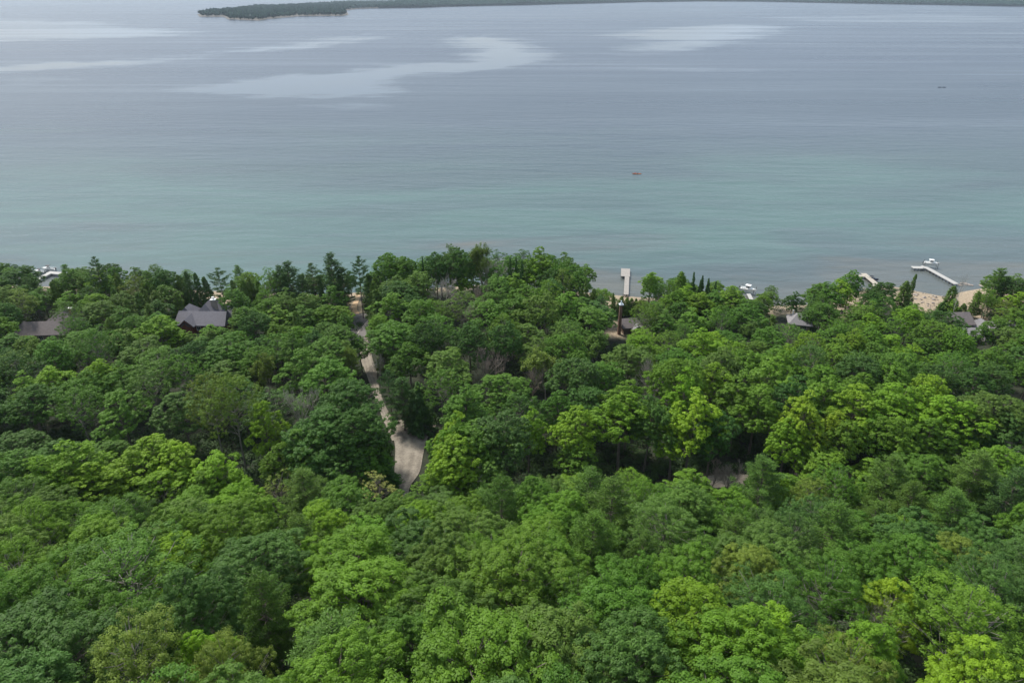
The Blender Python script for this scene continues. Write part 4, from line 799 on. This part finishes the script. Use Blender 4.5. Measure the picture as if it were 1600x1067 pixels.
# ------------------------------------------------------------------ trees the photograph shows one by one: (top x, top y, kind, height, radius, tint)
for t in [
 # along the lake
 (27, 416, 'oak', 14, 5.6, 'dark'), (-12, 432, 'maple', 13, 5, 'mid'), (147, 399, 'pine_tall', 21, 4.0, 'pinedark'), (148, 419, 'maple', 16, 4.2, 'lime'), (104, 421, 'oak', 15, 5, 'mid'), (80, 438, 'cedar', 13, 2.6, 'cedar'), (60, 447, 'maple', 11, 3.6, 'mid'),
 (122, 432, 'cedar', 14, 3, 'cedar'), (180, 427, 'cedar', 14, 3, 'cedar'), (172, 436, 'oak', 12, 4, 'mid'), (205, 430, 'birch', 14, 4, 'olive'), (227, 422, 'maple', 15, 3.6, 'mid'), (254, 421, 'oak', 15, 4.6, 'dark'), (276, 429, 'cedar', 13, 2.2, 'cedar'), (290, 424, 'cedar', 15, 2.4, 'pinedark'), (304, 426, 'cedar', 14.5, 2.3, 'pinedark'), (320, 431, 'cedar', 14, 2.5, 'pinedark'),
 (340, 417, 'pine_tall', 18, 4.4, 'pinedark'), (366, 437, 'cedar', 13, 2.3, 'cedar'), (378, 434, 'cedar', 14, 2.5, 'cedar'), (388, 432, 'cedar', 14, 2.6, 'cedar'), (402, 440, 'cedar', 12, 2.8, 'mid'),
 (416, 417, 'birch', 17, 4.4, 'fresh'), (432, 414, 'pine', 17, 4, 'pinedark'), (450, 407, 'pine', 19, 5, 'pinedark'), (484, 409, 'pine_tall', 19, 4.4, 'pinedark'), (470, 428, 'pine', 15, 4, 'pinedark'), (498, 432, 'spruce', 14, 3.2, 'pinedark'), (488, 444, 'spruce', 11, 3, 'pinedark'),
 (519, 394, 'pine', 22, 5.0, 'pinedark'), (534, 416, 'pine', 17, 4.2, 'pinedark'), (557, 396, 'pine_tall', 23, 3.7, 'pinedark'), (575, 426, 'cedar', 15, 2.6, 'pinedark'), (586, 432, 'cedar', 14, 2.8, 'cedar'),
 (602, 398, 'oak', 20, 5, 'mid'), (622, 401, 'maple', 19, 5.2, 'mid'), (638, 402, 'oak', 19, 4.5, 'mid'), (657, 401, 'spruce', 20, 2.2, 'pinedark'), (650, 410, 'spruce', 18, 2.2, 'pinedark'), (680, 396, 'oak', 21, 4.8, 'dark'), (703, 382, 'birch', 23, 4.2, 'grey'), (720, 387, 'oak', 23, 5.4, 'dark'), (689, 405, 'birch', 19, 4, 'olive'),
 (755, 378, 'sparse', 24, 5.0, 'olive'), (777, 396, 'bare', 21, 4.8, 'brown'), (797, 401, 'spruce', 20, 2.4, 'pinedark'), (806, 398, 'spruce', 20, 2.4, 'pinedark'), (815, 405, 'spruce', 19, 2.4, 'pinedark'), (828, 398, 'maple', 20, 4.2, 'mid'), (850, 386, 'maple', 22, 5.4, 'fresh'), (838, 404, 'maple', 19, 4.4, 'lime'), (870, 406, 'birch', 19, 3.8, 'mid'), (881, 421, 'birch', 18, 4.6, 'olive'), (896, 434, 'maple', 14, 3.0, 'fresh'), (862, 420, 'oak', 17, 4.6, 'dark'),
 (919, 434, 'spruce', 15, 2.6, 'cedar'), (908, 446, 'spruce', 13, 2.6, 'cedar'), (928, 450, 'cedar', 11, 2.4, 'cedar'), (961, 457, 'spruce', 9, 1.9, 'cedar'), (971, 462, 'cedar', 7.5, 1.9, 'cedar'), (979, 464, 'cedar', 7, 1.9, 'cedar'), (987, 465, 'cedar', 6.5, 1.7, 'cedar'), (995, 466, 'cedar', 6, 1.6, 'cedar'), (1004, 467, 'maple', 7, 2.2, 'olive'),
 (935, 476, 'oak', 12, 6.0, 'blue'), (915, 462, 'maple', 13, 4.6, 'mid'), (900, 468, 'oak', 13, 4.4, 'mid'), (940, 462, 'maple', 10, 3.4, 'dark'),
 (1018, 423, 'maple', 17, 2.9, 'fresh'), (1032, 441, 'birch', 13, 3.4, 'mid'), (1047, 437, 'birch', 14, 3.2, 'fresh'), (1067, 424, 'cedar', 16, 3.2, 'fresh'), (1088, 425, 'spruce', 16, 2.4, 'pinedark'), (1101, 430, 'spruce', 15, 2.5, 'pinedark'), (1110, 434, 'spruce', 14.5, 2.5, 'pinedark'), (1117, 438, 'spruce', 14, 2.4, 'pinedark'), (1095, 436, 'spruce', 14, 2.4, 'pinedark'),
 (1075, 442, 'maple', 14, 4.6, 'lime'), (1058, 452, 'maple', 13, 4.2, 'fresh'), (1095, 455, 'maple', 13, 4.4, 'lime'), (1142, 446, 'maple', 14, 5.8, 'fresh'), (1120, 452, 'maple', 13, 4.6, 'mid'), (1040, 460, 'birch', 12, 4, 'fresh'), (1025, 470, 'maple', 11, 3.6, 'mid'), (1170, 466, 'oak', 12, 4.4, 'mid'), (1184, 472, 'oak', 10, 3.6, 'dark'), (1205, 488, 'sparse', 10, 4, 'grey'),
 (1243, 455, 'maple', 10.5, 3.4, 'dark'), (1272, 459, 'spruce', 12.5, 3.2, 'pinedark'), (1266, 472, 'spruce', 9, 3.0, 'blue'), (1300, 440, 'maple', 15, 5.4, 'mid'), (1318, 437, 'maple', 15, 4.8, 'lime'), (1287, 452, 'maple', 13, 3.6, 'mid'), (1336, 420, 'maple', 16.5, 4.2, 'mid'), (1345, 440, 'birch', 12, 3.4, 'mid'), (1385, 441, 'oak', 14.5, 5.2, 'dark'), (1370, 456, 'oak', 12, 3.6, 'dark'),
 (1417, 438, 'cedar', 12, 2.9, 'cedar'), (1431, 427, 'cedar', 14, 1.5, 'cedar'), (1424, 432, 'snag', 13, 2.0, 'pale'), (1492, 447, 'cedar', 11.5, 3.1, 'cedar'), (1494, 466, 'cedar', 8, 2.9, 'lime'), (1478, 470, 'cedar', 6, 2.6, 'dark'), (1511, 424, 'snag', 19, 2.6, 'pale'), (1530, 455, 'cedar', 9.5, 2.0, 'cedar'),
 (1566, 416, 'pine', 17, 4.3, 'pine'), (1581, 431, 'pine', 14, 3.8, 'pinedark'), (1597, 436, 'oak', 14, 4.0, 'dark'), (1550, 450, 'birch', 12, 3.6, 'fresh'), (1620, 430, 'pine', 16, 4.5, 'pinedark'), (1575, 470, 'birch', 10, 4, 'olive'), (1500, 508, 'maple', 13, 4.0, 'mid'), (1537, 506, 'maple', 11, 2.6, 'mid'), (1568, 496, 'maple', 13, 4.2, 'mid'), (1595, 515, 'oak', 13, 4.6, 'grey'), (1512, 524, 'maple', 12, 3.4, 'fresh'), (1478, 488, 'oak', 13, 5.0, 'dark'), (1590, 480, 'maple', 12, 4.6, 'fresh'),
 # behind the houses and in the middle of the low wood
 (240, 492, 'maple', 16, 6.2, 'lime'), (268, 508, 'maple', 12, 4.0, 'lime'), (298, 519, 'maple', 10, 3.4, 'grey'), (345, 512, 'maple', 10, 3.6, 'mid'), (328, 507, 'maple', 11, 4.4, 'fresh'), (384, 476, 'maple', 14, 5, 'mid'), (105, 455, 'maple', 12, 4.4, 'fresh'), (150, 470, 'oak', 14, 5.4, 'grey'), (185, 478, 'maple', 14, 5, 'mid'), (212, 455, 'cedar', 14, 3.6, 'cedar'), (240, 452, 'cedar', 14, 3.6, 'cedar'), (20, 452, 'birch', 15, 5.4, 'olive'), (50, 455, 'maple', 12, 4, 'mid'), (12, 465, 'cedar', 13, 3.6, 'cedar'), (122, 516, 'oak', 13, 5.6, 'mid'), (10, 522, 'maple', 11, 5.4, 'mid'), (148, 560, 'maple', 16, 4.6, 'lime'), (70, 572, 'maple', 16, 5.4, 'lime'), (30, 580, 'maple', 17, 5, 'fresh'),
 (432, 478, 'maple', 14, 5.6, 'fresh'), (470, 478, 'maple', 13, 5.0, 'mid'), (500, 476, 'maple', 12, 5.2, 'fresh'), (532, 476, 'maple', 10.5, 4.0, 'fresh'), (415, 545, 'sparse', 18, 4.6, 'olive'), (538, 488, 'maple', 10, 2.6, 'mid'), (562, 590, 'bare', 14, 3.6, 'brown'), (545, 545, 'sparse', 15, 3.4, 'olive'), (528, 510, 'oak', 14, 5.0, 'mid'),
 (610, 505, 'oak', 19, 7.0, 'mid'), (560, 527, 'maple', 11, 3.4, 'mid'), (1452, 484, 'maple', 8, 3.2, 'mid'), (1432, 476, 'birch', 9, 3.0, 'fresh'), (1548, 462, 'birch', 9, 3.0, 'fresh'), (1508, 474, 'cedar', 7, 2.0, 'cedar'), (612, 456, 'maple', 17, 6.2, 'fresh'), (655, 464, 'maple', 19, 6.6, 'mid'), (640, 462, 'oak', 15, 4.6, 'dark'), (626, 590, 'pine', 15, 4.2, 'pinedark'), (652, 596, 'spruce', 14, 4.2, 'pinedark'), (606, 575, 'pine_tall', 15, 3.0, 'pinedark'), (640, 612, 'spruce', 9, 3.0, 'pinedark'), (661, 630, 'oak', 7.5, 3.2, 'dark'),
 (692, 424, 'bare', 19, 5.4, 'brown'), (728, 464, 'bare_brown', 18, 6.2, 'brown'), (745, 432, 'bare_brown', 17, 4.4, 'brown'), (718, 412, 'maple', 18, 5.4, 'fresh'), (770, 415, 'maple', 18, 5.6, 'mid'), (782, 432, 'oak', 17, 5.6, 'mid'), (800, 425, 'maple', 17, 5.0, 'fresh'), (760, 470, 'oak', 17, 6.4, 'mid'), (800, 465, 'oak', 17, 6, 'mid'), (760, 545, 'bare_brown', 16, 5.4, 'brown'),
 (855, 545, 'sparse', 18, 6.8, 'olive'), (940, 512, 'sparse', 14, 6.2, 'grey'), (1010, 560, 'bare', 17, 5.4, 'brown'), (590, 548, 'bare', 13, 3.2, 'brown'), (830, 560, 'bare_brown', 15, 4, 'brown'), (700, 545, 'oak', 17, 6.0, 'grey'), (690, 575, 'birch', 17, 5.5, 'mid'), (1170, 505, 'sparse', 12, 5, 'grey'),
 # fresh green maples of the front rank, the lane at their feet
 (1102, 515, 'maple', 17, 5.6, 'lime'), (1072, 575, 'maple', 23, 4.6, 'lime'), (1085, 608, 'maple', 24, 5.8, 'gold'), (1060, 640, 'maple', 18, 5.0, 'lime'), (985, 592, 'maple', 20, 5.6, 'fresh'), (975, 612, 'maple', 21, 6.4, 'lime'), (900, 634, 'maple', 19, 5.2, 'lime'), (827, 636, 'maple', 18, 4.4, 'lime'), (905, 690, 'maple', 13, 4.2, 'fresh'), (1018, 620, 'oak', 20, 5, 'dark'),
 (1120, 640, 'oak', 19, 5.2, 'dark'), (1160, 590, 'maple', 20, 5.8, 'fresh'), (1190, 600, 'maple', 20, 5.6, 'fresh'), (1218, 560, 'maple', 20, 7.0, 'fresh'), (1268, 612, 'maple', 22, 5.4, 'gold'), (1240, 650, 'maple', 18, 4.6, 'lime'), (1310, 640, 'maple', 17, 4.0, 'gold'), (1322, 650, 'maple', 17, 4.4, 'fresh'), (1300, 585, 'maple', 20, 6.4, 'fresh'), (1345, 600, 'maple', 21, 6.0, 'lime'), (1375, 650, 'maple', 17, 4.6, 'fresh'), (1410, 600, 'maple', 21, 7.0, 'lime'), (1405, 645, 'maple', 19, 5.0, 'fresh'), (1445, 600, 'maple', 20, 6.0, 'lime'), (1500, 616, 'maple', 21, 7.2, 'lime'), (1465, 650, 'maple', 18, 5.0, 'fresh'), (1475, 690, 'maple', 12, 4.4, 'lime'), (1510, 695, 'maple', 10, 3.0, 'lime'), (1560, 615, 'oak', 20, 7.0, 'grey'), (1585, 640, 'oak', 18, 6, 'blue'), (1540, 660, 'oak', 15, 5, 'dark'),
 (714, 641, 'maple', 20, 4.8, 'lime'), (722, 650, 'maple', 20, 4.8, 'fresh'), (715, 680, 'maple', 19, 5.6, 'lime'), (708, 690, 'maple', 17, 4.2, 'gold'), (745, 660, 'oak', 19, 5.6, 'mid'), (780, 650, 'oak', 20, 6.4, 'blue'), (735, 705, 'bare', 15, 5.6, 'grey'), (700, 735, 'oak', 13, 4.6, 'fresh'), (760, 715, 'oak', 14, 5, 'grey'),
 (1143, 712, 'bare_brown', 11, 3.6, 'brown'), (1120, 722, 'bare_brown', 8, 3.2, 'brown'),
 # left of the gravel road
 (408, 626, 'maple', 21, 4.2, 'lime'), (460, 598, 'bare', 21, 5.4, 'brown'), (320, 578, 'birch', 25, 5.0, 'olive'), (352, 580, 'birch', 26, 5.4, 'olive'), (505, 568, 'oak', 20, 7.4, 'mid'), (535, 600, 'oak', 21, 7.6, 'dark'), (500, 640, 'oak', 20, 7.4, 'dark'), (555, 640, 'oak', 20, 6.0, 'dark'), (470, 670, 'maple', 18, 5.2, 'mid'), (530, 680, 'oak', 16, 6.0, 'dark'), (585, 665, 'maple', 15, 3.6, 'mid'), (596, 690, 'spruce', 11, 3.0, 'dark'), (600, 715, 'cedar', 9, 3.0, 'dark'), (575, 700, 'maple', 13, 4.4, 'mid'), (430, 690, 'maple', 16, 4.2, 'fresh'),
 (225, 682, 'maple', 18, 6.6, 'gold'), (262, 690, 'maple', 17, 5.2, 'gold'), (200, 712, 'maple', 15, 5.6, 'lime'), (105, 692, 'maple', 18, 6.2, 'lime'), (62, 706, 'maple', 17, 5.4, 'lime'), (335, 708, 'maple', 16, 5.4, 'lime'), (310, 735, 'maple', 14, 4.8, 'fresh'), (250, 735, 'maple', 15, 5.4, 'lime'), (130, 725, 'maple', 15, 5.6, 'gold'), (15, 712, 'oak', 16, 6, 'mid'),
 (584, 736, 'blossom', 13, 4.6, 'pale'), (425, 742, 'blossom', 14, 5.0, 'olive'), (470, 738, 'pine_near', 17, 5.6, 'pine'), (205, 772, 'pine_near', 15, 4.0, 'pine'), (465, 800, 'pine_near', 17, 4.6, 'pine'),
 # the slope below the camera
 (785, 748, 'pine_near', 20, 4.8, 'pine'), (925, 735, 'pine_near', 20, 6.0, 'pine'), (960, 752, 'pine_near', 20, 5.6, 'pine'), (925, 808, 'pine_near', 18, 5.0, 'mid'), (1040, 790, 'birch_near', 18, 6.4, 'grey'), (1200, 716, 'pine_near', 20, 6.2, 'pine'), (1395, 712, 'pine_near', 19, 5.6, 'pine'), (1540, 712, 'pine_near', 21, 7.0, 'pine'), (1590, 730, 'pine_near', 21, 6.4, 'pinedark'), (1450, 712, 'oak_near', 16, 5.2, 'mid'), (1500, 770, 'pine_near', 19, 6.0, 'pine'), (1225, 745, 'maple_near', 15, 2.2, 'lime'),
 (180, 858, 'birch_near', 19, 8.4, 'mid'), (60, 868, 'birch_near', 17, 5.4, 'mid'), (190, 976, 'birch_near', 18, 5.2, 'olive'), (398, 890, 'pine_near', 16, 4.0, 'pine'), (310, 985, 'maple_near', 15, 3.0, 'lime'), (345, 990, 'birch_near', 17, 3.6, 'olive'), (20, 978, 'oak_near', 16, 6.4, 'blue'), (790, 866, 'oak_near', 18, 6.4, 'fresh'), (960, 915, 'oak_near', 18, 5.8, 'mid'), (1085, 918, 'maple_near', 18, 5.6, 'lime'), (970, 880, 'spruce', 14, 2.4, 'mid'), (1100, 890, 'spruce', 13, 2.8, 'mid'), (1420, 912, 'maple_near', 16, 3.6, 'gold'), (1380, 925, 'bare', 15, 3.0, 'grey'), (1300, 870, 'birch_near', 18, 5.2, 'mid'), (1540, 922, 'birch_near', 18, 6.2, 'fresh'), (1340, 1008, 'birch_near', 15, 4.4, 'olive'), (1240, 965, 'maple_near', 16, 4.4, 'lime'), (1370, 985, 'maple_near', 15, 4.0, 'fresh'), (1560, 1015, 'maple_near', 14, 4.6, 'gold'), (1420, 800, 'maple_near', 17, 4.6, 'fresh'), (1175, 972, 'oak_near', 17, 5.4, 'fresh'), (730, 1000, 'oak_near', 17, 6.6, 'fresh'), (560, 895, 'oak_near', 17, 6.2, 'fresh'), (650, 825, 'oak_near', 17, 6.0, 'blue'), (575, 815, 'oak_near', 17, 5.6, 'fresh'), (395, 852, 'oak_near', 17, 6.0, 'blue'),
 ]: top(*t)

# ------------------------------------------------------------------ the rest of the wood, kind and colour as the photograph has them from place to place
fr = np.random.default_rng(23)
HOUSES = [(o.location[0], o.location[1], 7.5) for o in (A, Bc, Cc, D_, E_)]
def pick(px, py):
    u = fr.random(); v = fr.random()
    if py > 715:                                     # slope below the camera
        if py < 850 and px < 760: tint = ['fresh', 'fresh', 'grey', 'mid', 'lime'][int(v * 5)]
        elif px > 1150: tint = ['mid', 'mid', 'grey', 'fresh', 'blue', 'olive'][int(v * 6)]
        else: tint = ['fresh', 'mid', 'mid', 'fresh', 'blue', 'grey'][int(v * 6)]
        pn = 0.30 if (px > 740 and py < 830) else 0.10
        kind = 'pine_near' if u < pn else 'birch_near' if u < pn + (0.26 if px > 1000 or px < 400 else 0.12) else 'maple_near' if u < pn + 0.34 and tint in ('fresh', 'lime') else 'oak_near'
        if kind == 'pine_near': tint = 'pine'
        return kind, tint, fr.uniform(14.5, 19), fr.uniform(4.2, 6.2)
    if py < 520 and px < 600:
        kind = ['maple', 'oak', 'cedar', 'birch', 'maple', 'oak', 'pine', 'birch'][int(u * 8)]; tint = 'cedar' if kind == 'cedar' else ['mid', 'mid', 'grey', 'fresh', 'dark'][int(v * 5)]
        return kind, tint, fr.uniform(11, 15), fr.uniform(2.6, 3.4) if kind == 'cedar' else fr.uniform(3.8, 5)
    if px < 600:
        tint = ['mid', 'mid', 'grey', 'fresh', 'dark'][int(v * 5)] if py < 600 else ['dark', 'dark', 'mid', 'mid', 'blue'][int(v * 5)]
        return ['oak', 'oak', 'maple', 'birch'][int(u * 4)], tint, fr.uniform(15, 20), fr.uniform(4.8, 7)
    if px < 1000:
        tint = ['mid', 'mid', 'fresh', 'grey', 'dark', 'mid'][int(v * 6)] if py < 560 else ['blue', 'dark', 'mid', 'grey', 'mid'][int(v * 5)]
        return ['oak', 'oak', 'maple', 'oak', 'birch'][int(u * 5)], tint, fr.uniform(15, 20), fr.uniform(4.6, 6.6)
    if py < 540: return ['maple', 'maple', 'oak', 'birch'][int(u * 4)], ['fresh', 'mid', 'lime', 'mid', 'grey'][int(v * 5)], fr.uniform(11, 16), fr.uniform(4, 5.6)
    if py < 585: return ['maple', 'oak', 'oak', 'birch'][int(u * 4)], ['fresh', 'mid', 'mid', 'grey', 'grey', 'blue'][int(v * 6)], fr.uniform(15, 19), fr.uniform(4.6, 6.2)
    return ['maple', 'maple', 'maple', 'oak'][int(u * 4)], ['fresh', 'lime', 'fresh', 'mid', 'dark'][int(v * 5)], fr.uniform(17, 22), fr.uniform(4.6, 6.2)
for t in TREES:
    if t[2] in ('bare', 'bare_brown', 'sparse', 'pine_tall', 'pine_near', 'snag', 'blossom') or t[5] in ('lime', 'gold') or (t[2] == 'pine'):
        a_, b2_, c_, d2_ = sil(t[0], t[1], t[3], t[4], t[2]); CLEAR.append((a_, b2_ - d2_ * 0.45, t[1])); CLEAR.append((a_, b2_ + d2_ * 0.1, t[1]))
XY = np.array([[t[0], t[1], t[4]] for t in TREES])
cand = 0
for k in range(26000):
    y = 17 + (246 - 17) * fr.random() ** 0.85; hw = 0.80 * y + 42; x = fr.uniform(-hw, hw)
    d = float(shore(x)) - y
    if d < 5: continue
    z = float(ground(x, y)); px, py, dz = proj((x, y, z + 16))
    if px < -70 or px > 1670 or py > 1170: continue
    kind, tint, h, rr = pick(px, py)
    if d < 26:
        if -45 < x < 22: h = min(h, 16); rr = min(rr, 4.8)
        else: h = fr.uniform(8, 12); rr = min(rr, fr.uniform(3, 4.2))
    if y < 45: h = fr.uniform(14, 17)
    dd = np.hypot(XY[:, 0] - x, XY[:, 1] - y) / (0.72 * (XY[:, 2] + rr))
    if dd.min() < (0.92 if y < 112 else 0.98): continue
    if seg_dist(x, y, CORR) < (4.0 + rr * 0.55 if x > -25 else 2.0 + rr * 0.45): continue
    if seg_dist(x, y, rd1) < 3.2 + rr * 0.4 or seg_dist(x, y, rd2) < 2.4 + rr * 0.25: continue
    cyy_ = float(np.interp(x, CORR[:, 0], CORR[:, 1]))
    if 0 < y - cyy_ < (6.5 + rr * 0.3 if x > -25 else 2.0 + rr * 0.3): continue
    if cyy_ - 16 < y < cyy_: h = min(h, fr.uniform(10.5, 13.5))
    if any(math.hypot(x - a, y - b_) < c_ + rr * 0.3 for a, b_, c_ in HOUSES): continue
    if sand[np.argmin(np.abs(GY[:, 215] - y)), int(np.clip((x + 430) / 2, 0, len(gx) - 1))] > 0.4: continue
    if blocks(x, y, h, rr, kind): continue
    TREES.append([x, y, kind, h, rr, tint, False]); XY = np.vstack([XY, [x, y, rr]])

BASE = dict(oak='oak_tree', maple='maple_tree', birch='birch_tree', blossom='flowering_tree', pine='pine_tree', cedar='cedar_tree', spruce='spruce_tree', bare='bare_tree', sparse='bare_tree', snag='bare_tree')
WORD = dict(oak='oak', maple='maple', birch='airy birch', blossom='flowering tree', pine='pine', cedar='cedar', spruce='spruce', bare='bare dead tree', sparse='thin dying tree', snag='white dead snag')
OR_ = 0
TW = dict(dark='dark green', blue='blue-green', mid='mid green', fresh='fresh green', grey='grey-green', lime='lime green', gold='yellow-green', olive='olive', pine='soft green', pinedark='blackish green', cedar='olive green', brown='brown', pale='cream')
info = []
r = np.random.default_rng(99)
for k, (x, y, kind, h, rr, tint, man) in enumerate(TREES):
    if kind in ('oak', 'maple', 'birch', 'pine') and y < 104 : kind = kind + '_near'
    pr = PROTO[kind]; p_ = pr[int(r.integers(len(pr)))]; b0 = kind.split('_')[0]
    e_ = empty(BASE[b0], (x, y, float(ground(x, y)) - 0.1), r.uniform(0, 6.283)); an = r.uniform(0.88, 1.13); e_.scale = (rr / 5 * an, rr / 5 / an, h / 20)
    e_.rotation_euler[0] = r.normal(0, 0.025); e_.rotation_euler[1] = r.normal(0, 0.025)
    c_ = np.array(TINT[tint]) * (1.68, 1.78, 1.06) * r.uniform(0.88, 1.14) * np.array([r.uniform(0.92, 1.08), 1, r.uniform(0.92, 1.08)])
    if b0 in ('cedar', 'spruce'): rr *= 1.45 if b0 == 'cedar' else 1.25
    for me, nm in zip(p_, ('crown', 'trunk', 'twigs')):
        if me is None: continue
        o = bpy.data.objects.new(nm, me); C.objects.link(o); o.parent = e_; o.color = (*c_, 1)
    cxx, cyy, dz = proj((x, y, float(ground(x, y)) + h * 0.72))
    info.append((e_, b0, tint, float(cxx), float(cyy), y))
# label each tree by look, then rank and neighbourhood
ROWS = [(448, 'at the water edge'), (462, 'by the lakeshore'), (480, 'behind the lakeshore'), (530, 'behind the shore trees'), (580, 'mid low wood'), (630, 'lower low wood'), (690, 'front of the low wood'), (760, 'along the slope brow'), (830, 'upper slope'), (920, 'middle slope'), (99999, 'at the bottom edge')]
COLS = [(180, 'below the left white dock'), (400, 'below the timber cabin'), (590, 'left of the gravel road'), (780, 'right of the gravel road'), (980, 'below the wooden dock'), (1180, 'below the short white dock'), (1400, 'below the beige dock'), (99999, 'below the long white dock')]
cells = {}
for q in info:
    rw = next(n for a, n in ROWS if q[4] < a); cl = next(n for a, n in COLS if q[3] < a)
    cells.setdefault((q[1], q[2], rw, cl), []).append(q)
OR = ['', 'second', 'third', 'fourth', 'fifth', 'sixth', 'seventh', 'eighth', 'ninth', 'tenth', 'eleventh', 'twelfth', 'thirteenth', 'fourteenth', 'fifteenth', 'sixteenth']
for (b0, tint, rw, cl), lst in cells.items():
    lst.sort(key=lambda q: q[3])
    for k, q in enumerate(lst):
        base = WORD[b0] if b0 in ('snag',) else (TW[tint] + ' ' + WORD[b0]) if b0 not in ('bare',) else WORD[b0]
        ord_ = '' if len(lst) == 1 else ('leftmost ' if k == 0 else OR[min(k, 15)] + ' from left, ' if k < len(lst) - 1 or len(lst) > 99 else 'rightmost ')
        lab = (ord_ + base if not ord_.endswith(', ') else base + ', ' + ord_.strip(', ')) + ', ' + rw + ', ' + cl
        tag(q[0], lab, 'tree', {'oak': 'broad oaks of the wood', 'maple': 'maples of the wood', 'birch': 'birches of the wood', 'pine': 'pines of the wood', 'cedar': 'cedars near the lake', 'spruce': 'spruces near the lake', 'bare': 'dead trees among the green', 'sparse': 'dead trees among the green', 'snag': 'dead trees among the green', 'blossom': 'flowering trees on the brow'}[b0])
print('TREES', len(TREES), {k: sum(1 for q in info if q[1] == k) for k in WORD}, 'same labels', len(info) - len({q[0]['label'] for q in info}))

# ------------------------------------------------------------------ undergrowth between the trunks
n = 11000; y = np.where(r.random(n) < 0.3, r.uniform(100, 140, n), 20 + 228 * r.random(n)); x = r.uniform(-1, 1, n) * (0.8 * y + 40); keep = []
for a, b_ in zip(x, y):
    d = float(shore(a)) - b_
    if d < 4 or seg_dist(a, b_, rd2) < 3.6 or seg_dist(a, b_, rd1) < 5.2 or (a > -20 and seg_dist(a, b_, CORR) < 3.2): continue
    if sand[np.argmin(np.abs(GY[:, 215] - b_)), int(np.clip((a + 430) / 2, 0, len(gx) - 1))] > 0.3: continue
    if any(math.hypot(a - c_, b_ - d_) < 7.5 for c_, d_, _ in HOUSES): continue
    keep.append((a, b_))
keep = np.array(keep); m_ = 85
P = np.repeat(np.c_[keep, ground(keep[:, 0], keep[:, 1]) + 0.5], m_, 0); sz = np.repeat(r.uniform(0.7, 2.1, len(keep)), m_)[:, None]
dv = rdir(len(P), r); dv[:, 2] = np.abs(dv[:, 2]); P = P + dv * sz * (1, 1, 0.9) * r.uniform(0.6, 1, (len(P), 1))
V, Fq = leaf_quads(P, dv + (0, 0, 0.5) + r.normal(0, 0.4, P.shape), 0.42, 0.3, r)
o = mesh_obj('undergrowth', V, Fq, M_LEAF, tone=np.repeat(np.clip(np.repeat(r.uniform(0.1, 0.9, len(keep)), m_) + r.normal(0, 0.1, len(P)), 0, 1), 4)); o.color = (0.045, 0.095, 0.026, 1); tag(o, kind='stuff')

# ------------------------------------------------------------------ the air
m = bpy.data.materials.new('haze_air'); m.use_nodes = True; N = m.node_tree.nodes; L = m.node_tree.links; N.clear()
out = N.new('ShaderNodeOutputMaterial'); pv = N.new('ShaderNodeVolumePrincipled'); pv.inputs['Color'].default_value = (0.72, 0.84, 0.98, 1); pv.inputs['Density'].default_value = 0.00005; pv.inputs['Anisotropy'].default_value = 0.2
L.new(pv.outputs[0], out.inputs['Volume'])
mb = MB(); mb.box((0, 7000, 52), (30000, 15000, 112)); hz = mb.build('haze', m); tag(hz, kind='stuff')
